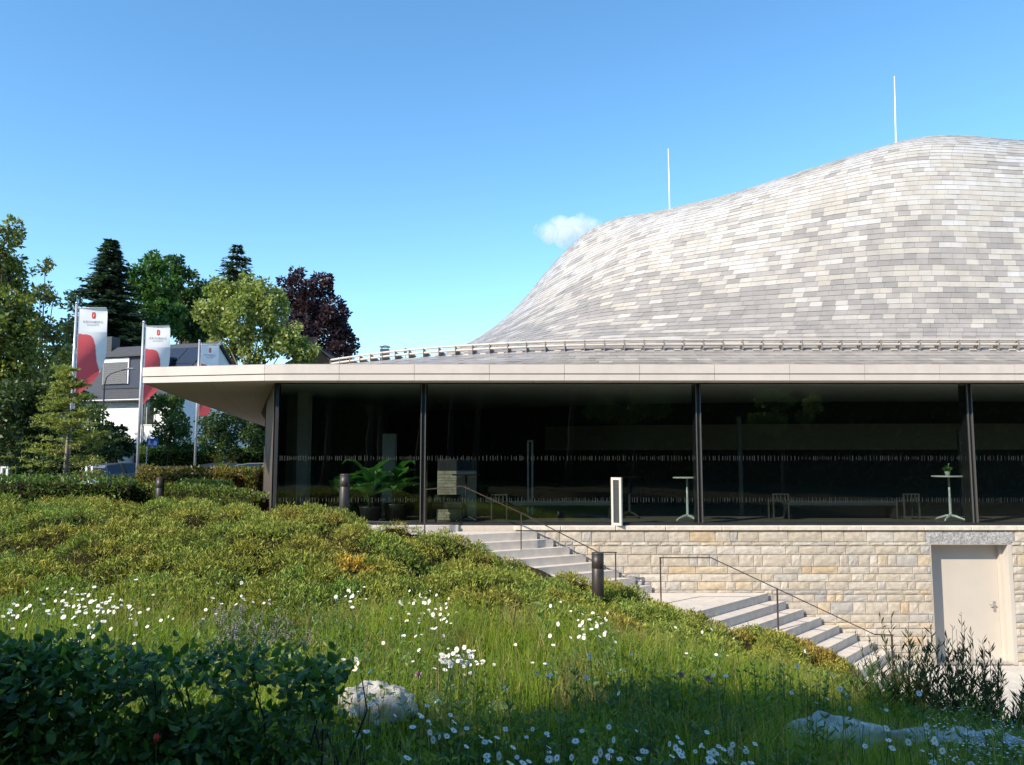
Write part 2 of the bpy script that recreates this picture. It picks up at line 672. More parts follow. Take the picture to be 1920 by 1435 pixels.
def fascia_panel(s0, s1, z0, z1, name, proud):
    mb = MB()
    k = max(2, int((s1 - s0) / .35))
    ss = np.linspace(s0 + .004, s1 - .004, k + 1)
    ring = []
    for s in ss:
        p, o = eave(s), eave_out(s)
        a = p + o * proud
        b = p - o * .06
        ring.append([Vector((*a, z0)), Vector((*a, z1)), Vector((*b, z1)), Vector((*b, z0))])
    for r0, r1 in zip(ring[:-1], ring[1:]):
        for j in range(4):
            mb.quad(r0[j], r1[j], r1[(j + 1) % 4], r0[(j + 1) % 4])
    mb.poly(ring[0][::-1])
    mb.poly(ring[-1])
    return mb.build(name, m_fascia, HALL, HO)


joints = [tip - 22, tip - 16, tip - 11, tip - 7, tip - 3.5, tip - .01]
s = tip + 3.0
marks = [tip, tip + 3.02]
while marks[-1] < tip + 30:
    marks.append(marks[-1] + 1.66)
cuts = joints[:-1] + marks
for a, b in zip(cuts[:-1], cuts[1:]):
    fascia_panel(a, b, SOFFIT - .005, SOFFIT + .128, 'fascia_panel', .016)
    fascia_panel(a, b, SOFFIT + .148, FTOP - .005, 'fascia_panel', .03)
mb = MB()
ss = np.linspace(cuts[0], cuts[-1], 120)
for a, b in zip(ss[:-1], ss[1:]):
    pa, pb = eave(a) - eave_out(a) * .02, eave(b) - eave_out(b) * .02
    mb.quad(Vector((*pa, SOFFIT + .01)), Vector((*pb, SOFFIT + .01)), Vector((*pb, FTOP - .02)), Vector((*pa, FTOP - .02)))
mb.build('fascia_backing', m_groove, HALL, HO)

# soffit: panels in a grid under the overhang, small downlights in two of them
SIDE = [(-5.42, 18.0), (-7.62, 24.4), (-10.2, 32), (-13.3, 44)]
mb = MB()
mb.poly([Vector((x, y, SOFFIT + .03)) for x, y in [(-8.3, 18.05), (-5.4, 17.45), (28, 17.45), (28, 19), (-5, 19), (-7.5, 24.4), (-13, 44), (-13.7, 44)]])
mb.build('soffit_backing', m_soffd, HALL, HO)
nrow = 10
ys = [17.5, 18.9, 20.4, 22.2, 24.4, 27.2, 30.5, 34.5, 39, 44]


def eave_x(y):
    return float(np.interp(y, [17.97, 23.2, 31, 38, 46], [-8.45, -9.6, -11.1, -12.6, -14.2])) + .05


def side_x(y):
    return float(np.interp(y, [18, 24.4, 32, 44], [-5.42, -7.62, -10.2, -13.3])) - .02


for j in range(len(ys) - 1):
    y0, y1 = max(ys[j], 18.03) + .006, ys[j + 1] - .006
    for k in range(2):
        f0, f1 = k / 2, (k + 1) / 2
        mbp = MB()
        p = []
        for (f, y) in ((f0, y0), (f1, y0), (f1, y1), (f0, y1)):
            x = eave_x(y) * (1 - f) + side_x(y) * f
            p.append((x, y))
        p = [(p[0][0] + .006, p[0][1]), (p[1][0] - .006, p[1][1]), (p[2][0] - .006, p[2][1]), (p[3][0] + .006, p[3][1])]
        mbp.prism(p, SOFFIT, SOFFIT + .02)
        mbp.build('soffit_panel', m_soffit, HALL, HO)
x = -5.4
while x < 27:
    mbp = MB()
    mbp.prism([(x + .005, 17.42), (x + 1.95, 17.42), (x + 1.95, 17.93), (x + .005, 17.93)], SOFFIT, SOFFIT + .02)
    mbp.build('soffit_panel', m_soffit, HALL, HO)
    x += 1.96
mbp = MB()
mbp.prism([(-8.2, 17.99), (-5.42, 17.46), (-5.42, 18.02), (-8.2, 18.02)], SOFFIT, SOFFIT + .02)
mbp.build('soffit_panel', m_soffit, HALL, HO)
m_lens = pm('downlight_ring', (.85, .83, .8), var=.02, rough=.3)
for (u, v) in ((410, 747), (475, 747)):
    P = None
    for Y in np.arange(18, 30, .02):
        q = at(u, v, Y)
        if q.z >= SOFFIT:
            P = q
            break
    mbp = MB()
    mbp.lathe([(.02, -.006), (.075, -.008), (.085, 0), (.085, .01)], (P.x, P.y, SOFFIT), 16)
    mbp.build('downlight', m_lens, HALL, HO, True)

# snow guard: two tubes on brackets along the foot of the swelling roof
m_guard = pm('snow_guard_paint', (.54, .48, .41), var=.05, rough=.45)
m_bracket = pm('snow_guard_bracket', (.22, .19, .165), var=.08, rough=.6)
gsegn = np.concatenate([[0], np.cumsum(np.linalg.norm(np.diff(Gs, axis=0), axis=1))])


def gpt(s, off=0.0, dz=0.0):
    p = np.array([np.interp(s, gsegn, Gs[:, k]) for k in range(3)])
    p2 = np.array([np.interp(s + .05, gsegn, Gs[:, k]) for k in range(3)])
    t = p2 - p
    o = np.array([t[1], -t[0]]) / max(1e-6, np.hypot(t[0], t[1]))
    return Vector((p[0] + o[0] * off, p[1] + o[1] * off, p[2] + dz))


g0 = gsegn[int(np.argmax(Gs[:, 0] > -5.2))]
g1 = gsegn[820]
for dz, r in ((.20, .030), (.09, .030)):
    mbp = MB()
    mbp.tube([gpt(s, .12, dz) for s in np.linspace(g0, g1, 140)], r, 8)
    mbp.build('snow_guard_rail', m_guard, HALL, HO, True)
s = g0
while s < g1:
    mbp = MB()
    a, b = gpt(s, .162, -.04), gpt(s, .162, .205)
    a2, b2 = gpt(s + .02, .162, -.04), gpt(s + .02, .162, .205)
    c, c2 = gpt(s, -.18, .05), gpt(s + .02, -.18, .05)
    n = len(mbp.v)
    mbp.v += [a, b, c, a2, b2, c2]
    mbp.f += [(n, n + 1, n + 2), (n + 5, n + 4, n + 3), (n, n + 3, n + 4, n + 1), (n + 1, n + 4, n + 5, n + 2)]
    mbp.m += [0] * 4
    mbp.build('snow_guard_bracket', m_bracket, HALL, HO)
    mbp = MB()
    q = gpt(s + .24, .16, -.045)
    q2 = gpt(s + .40, .16, -.045)
    mbp.tube([q, q2], .022, 6)
    mbp.build('snow_guard_foot', m_guard, HALL, HO)
    s += .475

# lightning rods
m_rod = pm('rod_metal', (.8, .8, .8), var=.03, rough=.4, metallic=.3)
for (u, vt, vb, Y) in ((1256, 279, 396, 25.3), (1680, 143, 268, 24.0)):
    a, b = at(u, vb, Y), at(u - 3, vt, Y)
    mbp = MB()
    mbp.tube([a - Vector((0, 0, .35)), a, (a + b) / 2, b], [.03, .026, .024, .016], 7)
    mbp.lathe([(.09, 0), (.09, .03), (.04, .07), (.03, .16)], (a.x, a.y, a.z - .1), 12)
    mbp.build('lightning_rod', m_rod, HALL, HO, True)

# glass front
def glass_mat():
    m = bpy.data.materials.new('window_glass')
    m.use_nodes = True
    nt = m.node_tree
    nt.nodes.clear()
    L = nt.links.new
    out = nt.nodes.new('ShaderNodeOutputMaterial')
    tr = nt.nodes.new('ShaderNodeBsdfTransparent')
    tr.inputs[0].default_value = (.76, .80, .78, 1)
    gl = nt.nodes.new('ShaderNodeBsdfGlossy')
    gl.inputs['Roughness'].default_value = 0.012
    gl.inputs[0].default_value = (.9, .95, .95, 1)
    # Schlick reflectance, the same from both sides of the pane
    geo = nt.nodes.new('ShaderNodeNewGeometry')
    dt = nt.nodes.new('ShaderNodeVectorMath')
    dt.operation = 'DOT_PRODUCT'
    L(geo.outputs['Incoming'], dt.inputs[0])
    L(geo.outputs['Normal'], dt.inputs[1])

    def mth(op, a, b=None):
        n_ = nt.nodes.new('ShaderNodeMath')
        n_.operation = op
        for k_, v_ in enumerate((a, b)):
            if v_ is None:
                continue
            if isinstance(v_, (int, float)):
                n_.inputs[k_].default_value = v_
            else:
                L(v_, n_.inputs[k_])
        return n_.outputs[0]
    c_ = mth('SUBTRACT', 1.0, mth('ABSOLUTE', dt.outputs['Value']))
    fac = mth('ADD', mth('MULTIPLY', mth('POWER', c_, 5.0), .93), .07)
    nz = nt.nodes.new('ShaderNodeTexNoise')
    nz.inputs['Scale'].default_value = .7
    bp = nt.nodes.new('ShaderNodeBump')
    bp.inputs['Strength'].default_value = .05
    bp.inputs['Distance'].default_value = .05
    L(geo.outputs['Position'], nz.inputs['Vector'])
    L(nz.outputs['Fac'], bp.inputs['Height'])
    L(bp.outputs[0], gl.inputs['Normal'])
    mx = nt.nodes.new('ShaderNodeMixShader')
    L(fac, mx.inputs[0])
    L(tr.outputs[0], mx.inputs[1])
    L(gl.outputs[0], mx.inputs[2])
    L(mx.outputs[0], out.inputs[0])
    return m


m_glass = glass_mat()
m_dark = pm('mullion_dark_metal', (.045, .045, .05), var=.1, rough=.4, metallic=.5)
m_bronze = pm('bronze_cladding', (.13, .10, .085), var=.06, rough=.45, metallic=.3)
m_trim = pm('mullion_edge_steel', (.20, .19, .175), var=.05, rough=.35, metallic=.6)
m_frit = pm('glass_marking_print', (.042, .042, .04), var=.05, rough=.6)
mull_u = [517, 793, 1310.5, 1822, 2340, 2860]
mull_x = [at(u, 850, YG).x for u in mull_u]
ZB, ZT = .03, SOFFIT - .02
for i, x in enumerate(mull_x):
    if i == 0:
        continue
    mbp = MB()
    mbp.box(x - .075, x + .075, YG + .02, YG + .28, 0, SOFFIT)
    mu = mbp.build('mullion', m_dark, HALL, HO)
    for dx in (-.045, .05):
        mbp = MB()
        mbp.box(x + dx - .009, x + dx + .009, YG - .03, YG + .02, 0, SOFFIT - .02)
        mbp.build('edge_strip', m_trim, mu, (0, 0, 0)).location = (-HO[0], -HO[1], -HO[2])
for i in range(len(mull_x) - 1):
    x0, x1 = mull_x[i] + .05, mull_x[i + 1] - .05
    mbp = MB()
    mbp.box(x0, x1, YG - .006, YG + .006, ZB, ZT)
    pane = mbp.build('window_pane', m_glass, HALL, HO)
    mk = MB()
    rr = random.Random(i)
    for zc in (1.475, .535):
        x = x0 + .05
        while x < x1 - .05:
            h = rr.choice((.035, .05, .05, .06))
            w = rr.choice((.006, .009, .012))
            mk.quad((x, YG - .009, zc - h), (x + w, YG - .009, zc - h), (x + w, YG - .009, zc + h), (x, YG - .009, zc + h))
            x += rr.choice((.045, .06, .085))
    o = mk.build('glass_marking', m_frit, pane, (0, 0, 0))
    o.location = (-HO[0], -HO[1], -HO[2])
    tag(o, kind='stuff')
mbp = MB()
mbp.box(mull_x[0], mull_x[-1], YG - .05, YG + .1, -.03, ZB)
mbp.build('threshold', m_dark, HALL, HO)
mbp = MB()
mbp.box(mull_x[0], mull_x[-1], YG - .05, YG + .1, ZT, SOFFIT - .001)
mbp.build('head_rail', m_dark, HALL, HO)
# corner: dark post and bronze end wall running back along the side
mbp = MB()
mbp.box(mull_x[0] - .03, mull_x[0] + .05, YG - .03, YG + .12, -.3, SOFFIT)
mbp.build('corner_post', m_dark, HALL, HO)
mbp = MB()
mbp.prism([(-5.45, 18.02), (-5.44, 18.25), (-7.4, 24.4), (-7.62, 24.4)], -.4, SOFFIT - .002)
mbp.build('end_wall', m_bronze, HALL, HO)
mbp = MB()
mbp.prism([(-7.6, 24.42), (-7.42, 24.42), (-13.1, 44), (-13.3, 44)], -.4, SOFFIT - .002)
mbp.build('end_wall', m_bronze, HALL, HO)

# rooms behind the glass
m_ifloor = pm('foyer_floor', (.20, .18, .155), var=.1, scale=2, rough=.35)
m_iceil = pm('foyer_ceiling', (.62, .60, .56), var=.03, rough=.8)
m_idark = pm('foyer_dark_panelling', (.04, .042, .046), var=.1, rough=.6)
m_ilight = pm('foyer_white_plaster', (.52, .52, .49), var=.03, rough=.8)
m_iband = pm('foyer_gallery_band', (.28, .26, .21), var=.06, rough=.7)
mbp = MB()
mbp.prism([(mull_x[0], 18.1), (26, 18.1), (26, 30), (-9.3, 30), (-7.3, 24.3)], -.2, FLOOR - .004)
mbp.build('foyer_floor', m_ifloor, HALL, HO)
mbp = MB()
mbp.prism([(mull_x[0] + .05, 18.12), (26, 18.12), (26, 30), (-9.3, 30), (-7.3, 24.3)], SOFFIT + .005, SOFFIT + .05)
mbp.build('foyer_ceiling', m_iceil, HALL, HO)
mbp = MB()
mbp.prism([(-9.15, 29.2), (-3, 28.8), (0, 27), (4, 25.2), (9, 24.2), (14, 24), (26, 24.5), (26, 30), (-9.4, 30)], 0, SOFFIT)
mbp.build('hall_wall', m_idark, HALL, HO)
mbp = MB()
mbp.box(25.8, 26, 18.2, 29, 0, SOFFIT)
mbp.build('foyer_wall', m_idark, HALL, HO)
mbp = MB()
mbp.prism([(1.2, 26.2), (4.1, 24.9), (9, 23.95), (14, 23.75), (22, 24), (22, 23.9), (14, 23.65), (9, 23.85), (4.0, 24.8), (1.1, 26.1)], 1.72, 2.5)
mbp.build('gallery_band', m_iband, HALL, HO)
# pillars and partition ends that catch the light near the corner
for (u0, u1, Y, mat_, z1) in ((556, 577, 20.4, m_ilight, SOFFIT), (536, 549, 21.6, m_iband, SOFFIT), (717, 740, 20.5, m_ilight, 2.1)):
    a, b = at(u0, 850, Y).x, at(u1, 850, Y).x
    mbp = MB()
    mbp.box(a, b, Y, Y + .35, 0, z1)
    mbp.build('foyer_pillar', mat_, HALL, HO)
a, b = at(580, 850, 22).x, at(722, 850, 22).x
mbp = MB()
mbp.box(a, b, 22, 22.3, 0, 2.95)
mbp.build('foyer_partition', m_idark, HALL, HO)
for u in (1388, 1800 + 3):
    a = at(u, 850, 20.5).x
    mbp = MB()
    mbp.box(a - .05, a + .05, 20.5, 20.6, 0, 2.55 if u < 1500 else 2.2)
    mbp.build('foyer_post', m_trim, HALL, HO)
mbp = MB()
for u in (990, 998):
    a = at(u, 850, 21).x
    mbp.box(a - .025, a + .025, 21, 21.05, 0, 1.95)
mbp.box(at(990, 850, 21).x, at(998, 850, 21).x, 21.0, 21.04, 1.9, 1.95)
mbp.build('door_frame', m_ilight, HALL, HO)
# ------------------------------------------------------------------ stone wall under the glass, with its door
YW = 17.9
PAVE = -3.07
stone_cols = [(.46, .40, .315), (.49, .425, .34), (.45, .395, .325), (.51, .42, .30), (.49, .38, .25), (.53, .48, .41), (.43, .395, .35), (.39, .365, .335), (.48, .42, .345), (.51, .455, .375)]
SM = [pm('sandstone_%d' % i, c, var=.2, scale=9, rough=.85, spec=.2, bump=.3, bscale=22, stain=tuple(k * (.8 if i % 2 else .88) for k in c), sscale=3.5) for i, c in enumerate(stone_cols)]
m_mortar = pm('mortar', (.52, .465, .39), var=.08, scale=12, rough=.95, spec=.1, bump=.3, bscale=60)
m_cope = pm('coping_stone', (.62, .55, .46), var=.14, scale=6, rough=.85, bump=.5, bscale=18)
m_gran = pm('lintel_granite', (.36, .35, .34), var=.5, scale=26, rough=.8, bump=.5, bscale=40)
WX0, WX1 = -2.0, 16.0
DX0, DX1 = at(1749, 1130, YW).x, at(1898, 1130, YW).x
DZ1 = at(1820, 1021, YW).z
WALL = empty('stone_wall', (6, YW, PAVE))
WO = (6, YW, PAVE)
tag(WALL, 'wall of coursed pale sandstone blocks below the glass front', 'wall')
mbp = MB()
mbp.box(WX0, DX0 - .0, YW + .02, YW + .4, -3.6, -.03)
mbp.box(DX1, WX1 + 8, YW + .02, YW + .4, -3.6, -.03)
mbp.box(DX0, DX1, YW + .02, YW + .4, DZ1 + .02, -.03)
mbp.build('mortar_core', m_mortar, WALL, WO)
# coping
x = WX0 + 2.05
rw = random.Random(3)
while x < WX1 + 6:
    w = rw.uniform(.9, 1.5)
    mbp = MB()
    mbp.bbox(x + .004, x + w - .004, YW - .05, YW + .08, -.135, -.031, .012)
    mbp.build('coping', m_cope, WALL, WO)
    x += w
# courses (heights read off the photograph, top to bottom)
heights = [.255, .085, .19, .26, .165, .17, .185, .095, .165, .265, .18, .13, .17, .2, .15, .19, .16, .18]
stones = []
z = -.145
for ri, h in enumerate(heights):
    z1, z0 = z, z - h + .014
    if z0 < -3.3:
        break
    x = .3 - rw.uniform(0, .4)
    while x < WX1:
        w = rw.choice((.2, .3, .42, .5, .58, .68)) * rw.uniform(.85, 1.15) * (1.0 if h > .12 else .85)
        a, b = x + .007, x + w - .007
        x += w
        lint = at(1735, 1000, YW).x, at(1902, 1000, YW).x
        if z0 > DZ1 - .02 and z1 < -.1 and b > lint[0] and a < lint[1] and z0 < -.42 + 10 and ri == 0:
            if a < lint[0] - .08:
                b = lint[0] - .01
            elif b > lint[1] + .08:
                a = lint[1] + .01
            else:
                continue
        elif z0 < DZ1 + .3 and b > DX0 and a < DX1 and ri > 0:
            if ri == 1 and z0 > DZ1 + .01:
                pass
            if a < DX0 - .06:
                b = DX0 - .004
            elif b > DX1 + .06:
                a = DX1 + .06
            else:
                continue
        if b - a < .05:
            continue
        stones.append((a, b, z0, z1))
    z -= h
st_data = []
for (a, b, z0, z1) in stones:
    u_, v_, _ = proj(np.array([[(a + b) / 2, YW, (z0 + z1) / 2]]))
    # blocks behind the upper part of the stair are out of sight
    vis = u_[0] < 1935 and z1 > -3.15
    st_data.append(((b - a) * (z1 - z0) if vis else 0, a, b, z0, z1))
st_data.sort(key=lambda t: -t[0])


def stone(mb, a, b, z0, z1, mi, rnd):
    """Rock-faced block: chamfered arris, bulging uneven face."""
    r = .012
    n = len(mb.v)
    y0 = YW + .03
    nxs, nzs = 4, 3
    for k in range(nzs + 1):
        for i in range(nxs + 1):
            fx, fz = i / nxs, k / nzs
            edge = (i in (0, nxs)) or (k in (0, nzs))
            yy = YW + (.004 if edge else -.004 - rnd.uniform(0, .007))
            xx = a + (b - a) * fx + (0 if edge else rnd.uniform(-.02, .02))
            zz = z0 + (z1 - z0) * fz + (rnd.uniform(-.004, .004) if edge else rnd.uniform(-.01, .01))
            mb.v.append(Vector((xx, yy, zz)))
    W = nxs + 1
    for k in range(nzs):
        for i in range(nxs):
            q = n + k * W + i
            mb.f.append((q, q + 1, q + W + 1, q + W))
            mb.m.append(mi)
    c = [n, n + nxs, n + nzs * W + nxs, n + nzs * W]
    m_ = len(mb.v)
    for k in c:
        p = mb.v[k]
        mb.v.append(Vector((p.x, y0, p.z)))
    for i in range(4):
        j = (i + 1) % 4
        mb.f.append((c[j], c[i], m_ + i, m_ + j))
        mb.m.append(mi)


restw = MB()
for i, (ar, a, b, z0, z1) in enumerate(st_data):
    mi = rw.choices(range(10), weights=[3, 3, 3, 1.2, .9, 2.4, 1.6, 1.1, 3, 2.4])[0]
    if i < 300:
        mb = MB()
        stone(mb, a, b, z0, z1, 0, rw)
        mb.build('stone_block', SM[mi], WALL, WO)
    else:
        stone(restw, a, b, z0, z1, mi, rw)
tag(restw.build('stone_field', SM, WALL, WO), kind='stuff')
# lintel blocks
lx = [at(u, 1000, YW).x for u in (1735, 1768, 1808, 1852, 1902)]
zt, zb = -.145, DZ1 + .004
for a, b in zip(lx[:-1], lx[1:]):
    mb = MB()
    stone(mb, a + .004, b - .004, zb, zt, 0, rw)
    mb.build('lintel', m_gran, WALL, WO)
# door in its recess
m_door = pm('door_paint', (.52, .47, .41), var=.03, scale=2, rough=.5)
m_reveal = pm('door_reveal_metal', (.40, .36, .315), var=.04, rough=.55)
m_steel = pm('steel', (.55, .55, .55), var=.04, rough=.3, metallic=.9)
mb = MB()
mb.box(DX0 + .02, DX1 - .09, YW + .34, YW + .38, PAVE + .03, DZ1 - .01)
door = mb.build('door', m_door, WALL, WO)
tag(door, 'plain beige metal door set into the sandstone wall')
mb = MB()
hx, hz = DX1 - .2, at(1884, 1135, YW + .34).z
mb.box(hx - .03, hx + .03, YW + .328, YW + .341, hz - .14, hz + .09)
mb.tube([(hx, YW + .335, hz + .02), (hx, YW + .28, hz + .02), (hx - .14, YW + .275, hz + .02)], .013, 8)
mb.lathe([(.012, -.01), (.014, 0), (.012, .012)], (hx, YW + .325, hz - .07), 10)
mb.build('handle', m_steel, door, WO).location = (0, 0, 0)
for hz_ in (PAVE + .3, PAVE + 1.25, DZ1 - .3):
    mb = MB()
    mb.tube([(DX0 + .03, YW + .33, hz_ - .06), (DX0 + .03, YW + .33, hz_ + .06)], .014, 8)
    mb.build('hinge', m_steel, door, WO).location = (0, 0, 0)
mb = MB()
mb.box(DX1 - .086, DX1 - .03, YW + .22, YW + .38, PAVE, DZ1 - .012)
mb.build('door_jamb', m_door, WALL, WO)
mb = MB()
mb.box(DX1 - .028, DX1 + .055, YW - .004, YW + .38, PAVE, DZ1 - .001)
mb.build('door_jamb', m_door, WALL, WO)
mb = MB()
mb.box(DX0 - .002, DX0 + .018, YW - .004, YW + .38, PAVE, DZ1 - .001)
mb.build('door_jamb', m_reveal, WALL, WO)
mb = MB()
mb.box(DX0 + .02, DX1 - .09, YW + .0, YW + .39, PAVE - .02, PAVE + .028)
mb.build('door_sill', m_steel, WALL, WO)
mb = MB()
mb.box(DX0 + .019, DX1 - .03, YW + .0, YW + .39, DZ1 - .009, DZ1 + .003)
mb.build('door_head', m_reveal, WALL, WO)

# ------------------------------------------------------------------ pavement in front of the door
m_pave = pm('paving_stone', (.56, .52, .46), var=.1, scale=3, rough=.8, bump=.25, bscale=50, stain=(.46, .42, .37), sscale=2)
m_pjoint = pm('paving_joint', (.3, .27, .23), var=.1, rough=.9)
mb = MB()
mb.prism([(7.6, 17.88), (20, 17.88), (20, 12.5), (8.6, 12.5), (7.0, 14.2), (6.6, 15.2)], -3.5, PAVE - .02)
pv = mb.build('pavement', m_pjoint)
tag(pv, kind='structure')
px = 7.2
rp = random.Random(8)
row = 0
y = 17.86
while y > 13.6:
    x = 7.9 - (17.88 - y) * .38 + rp.uniform(0, .2)
    while x < 15:
        w = rp.choice((.6, .8, 1.0))
        mb = MB()
        mb.bbox(x + .004, x + w - .004, y - .596, y, PAVE - .05, PAVE + rp.uniform(-.002, .002), .006)
        mb.build('paving_slab', m_pave, pv)
        x += w
    y -= .6

# ------------------------------------------------------------------ stairs along the wall
m_step = pm('step_granite', (.60, .54, .475), var=.10, scale=6, rough=.78, bump=.25, bscale=60, stain=(.50, .445, .39), sscale=3.2)
STAIR = empty('stone_staircase', (3, 16.5, -3.07))
SO = (3, 16.5, -3.07)
tag(STAIR, 'pale granite staircase winding down along the sandstone wall', 'staircase')
Lst = 3.0
nos = []                                   # (x at wall, z of tread, angle)
n1x = [.563 + .363 * i for i in range(8)]
nos.append((-1.2, -.012, 22))
for i in range(8):
    nos.append((n1x[i], -.157 - .168 * i, 26 + 1.5 * i))
nos.append((5.68, -1.5, 46))
for i in range(1, 10):
    nos.append((5.68 + .387 * i, -1.5 - .1744 * i, 46 + .5 * i))
YR = YW - .06


def nl(k, f):
    x, z, a = nos[k]
    a = R(a)
    return (x - math.cos(a) * Lst * f, YR - math.sin(a) * Lst * f)


for k in range(1, len(nos)):
    z = nos[k][1]
    cutf = [0, .46, 1.0] if k != 9 else [0, .35, .7, 1.0]
    for f0, f1 in zip(cutf[:-1], cutf[1:]):
        e = .0012
        back0, back1 = nl(k - 1, f0 + e), nl(k - 1, f1 - e)
        fr0, fr1 = nl(k, f0 + e), nl(k, f1 - e)
        bx = (fr0[0] - back0[0], fr0[1] - back0[1])
        ln = math.hypot(*bx)
        ux, uy = bx[0] / ln * .03, bx[1] / ln * .03
        mb = MB()
        poly = [(back0[0] - ux, back0[1] - uy), (back1[0] - ux, back1[1] - uy), fr1, fr0]
        # slight nosing chamfer: body prism and thin upper slab
        mb.prism(poly, z - .62, z)
        mb.build('step', m_step, STAIR, SO)
# upper landing, hard against the threshold
mb = MB()
mb.prism([(-5.3, 17.83), (-5.3, 16.2), (-4.2, 15.9), nl(0, 1.0), nl(0, 0)], -.7, -.012)
mb.build('landing', m_step, STAIR, SO)

# ------------------------------------------------------------------ handrails
m_rust = pm('handrail_brown_steel', (.085, .06, .05), var=.25, scale=14, rough=.5, metallic=.4, stain=(.16, .085, .05), sscale=8)


def flat_bar(mb, pts, w=.035, h=.02):
    """Rectangular bar along a polyline in one vertical plane (constant Y)."""
    for a, b in zip(pts[:-1], pts[1:]):
        a, b = Vector(a), Vector(b)
        d = (b - a).normalized()
        n = Vector((-d.z, 0, d.x))
        yv = Vector((0, w / 2, 0))
        c = [a - n * h / 2, b + d * h / 2 - n * h / 2, b + d * h / 2 + n * h / 2, a + n * h / 2]
        f = [p - yv for p in c]
        k = [p + yv for p in c]
        mb.quad(*f)
        mb.quad(*k[::-1])
        for i in range(4):
            j = (i + 1) % 4
            mb.quad(f[j], f[i], k[i], k[j])


def tread_z(x, y):
    """Top of the stair under (x, y)."""
    best = -.012
    for k in range(1, len(nos)):
        (x0, z0, a) = nos[k - 1]
        t = (YR - y) / math.tan(R(a))
        if x > x0 - t:
            best = nos[k][1]
    return best


def handrail(pix, Y, posts, label):
    P = [at(u, v, Y) for u, v in pix]
    base = Vector((P[len(P) // 2].x, Y, tread_z(P[len(P) // 2].x, Y)))
    root = empty('handrail', base)
    tag(root, label, 'handrail', 'handrails on the stone stair')
    mb = MB()
    flat_bar(mb, P)
    mb.build('top_rail', m_rust, root, base)
    for (u, vt) in posts:
        t = at(u, vt, Y)
        zb = tread_z(t.x, Y)
        mb = MB()
        mb.box(t.x - .012, t.x + .012, Y - .022, Y + .022, zb - .01, t.z + .0)
        mb.build('post', m_rust, root, base)


handrail([(795, 918), (868, 912), (977, 962), (1122, 1036), (1156, 1036)], 17.3, [(797, 918), (977, 962), (1154, 1037)], 'brown steel handrail of the upper stair flight, reaching up to the glass')
handrail([(1236, 1046), (1333, 1046), (1457, 1104), (1640, 1190), (1674, 1191)], 16.5, [(1238, 1047), (1457, 1105), (1672, 1192)], 'rust brown handrail of the lower stair flight, beginning level at the landing')

# ------------------------------------------------------------------ bollard lights among the planting
m_boll = pm('bollard_bronze', (.055, .045, .04), var=.15, scale=8, rough=.45, metallic=.4)
m_bolltop = pm('bollard_cap', (.10, .085, .075), var=.1, rough=.4, metallic=.4)


def bollard(u, vt, wpx, label):
    Y = FPX * .2 / wpx
    t = at(u, vt, Y)
    zb = gzf(t.x, t.y) - .05
    h = t.z - zb
    root = empty('bollard_light', (t.x, t.y, zb))
    tag(root, label, 'bollard', 'bronze bollards in the planting')
    mb = MB()
    mb.lathe([(.1, 0), (.1, h - .26), (.096, h - .255), (.096, h - .25), (.1, h - .245), (.1, h - .02)], (0, 0, 0), 28)
    mb.build('tube', m_boll, root, (0, 0, 0), True)
    mb = MB()
    mb.lathe([(.1, h - .018), (.1, h - .004), (.094, h), (.02, h)], (0, 0, 0), 28)
    mb.build('cap', m_bolltop, root, (0, 0, 0), True)


bollard(1120.5, 1036, 22.5, 'dark bronze bollard beside the stair, in front of the upper handrail')
bollard(647, 889, 18.5, 'dark bronze bollard on the hedge top before the indoor plants')
bollard(301, 896, 15.0, 'short dark bollard standing between the clipped hedges below the flags')

# ------------------------------------------------------------------ things inside and at the glass
m_tbl = pm('table_pale_metal', (.62, .66, .64), var=.04, rough=.4, metallic=.2)
m_tbl2 = pm('table_top_white', (.72, .71, .68), var=.03, rough=.5)
m_tbld = pm('table_dark', (.03, .03, .03), var=.1, rough=.5)


def bar_table(u, Y, h, r, mats, label, rz=.3, group='standing tables in the foyer'):
    p = at(u, 900, Y)
    root = empty('bar_table', (p.x, Y, 0), rz)
    tag(root, label, 'table', group)
    mb = MB()
    mb.lathe([(r - .012, h - .03), (r, h - .022), (r, h - .006), (r - .006, h), (.02, h)], (0, 0, 0), 32)
    mb.build('table_top', mats[1], root)
    mb = MB()
    mb.lathe([(.045, .1), (.032, .14), (.03, h * .5), (.024, h * .52), (.024, h - .03)], (0, 0, 0), 14)
    mb.build('column', mats[0], root, (0, 0, 0), True)
    for k in range(4):
        a = k * math.pi / 2 + .4
        mb = MB()
        d = Vector((math.cos(a), math.sin(a), 0))
        mb.tube([Vector((0, 0, .13)), d * .1 + Vector((0, 0, .12)), d * .3 + Vector((0, 0, .055)), d * .34 + Vector((0, 0, .02))], [.035, .032, .022, .016], 8)
        mb.build('foot', mats[0], root, (0, 0, 0), True)
    return root


bar_table(1779, 18.75, 1.06, .37, (m_tbl, m_tbl2), 'white standing table with a small potted plant on top')
bar_table(1288, 18.7, 1.03, .33, (m_tbl, m_tbl2), 'pale standing table with bare top next to a window mullion', .1)
bar_table(874, 18.55, 1.1, .33, (m_tbld, m_tbld), 'dark standing table outlined against the pale stone panel', .5)
bar_table(1180, 19.8, 1.02, .3, (m_tbld, m_tbld), 'dark standing table in the dim foyer beside the open frame', .2)

LM = leaf_mat('leaf', .35)
LMG = leaf_mat('leaf_glossy', .25, .3, .5)
m_pot = pm('pot_white', (.6, .6, .56), var=.04, rough=.5)
m_stem = pm('green_stem', (.06, .09, .025), var=.2, rough=.6)


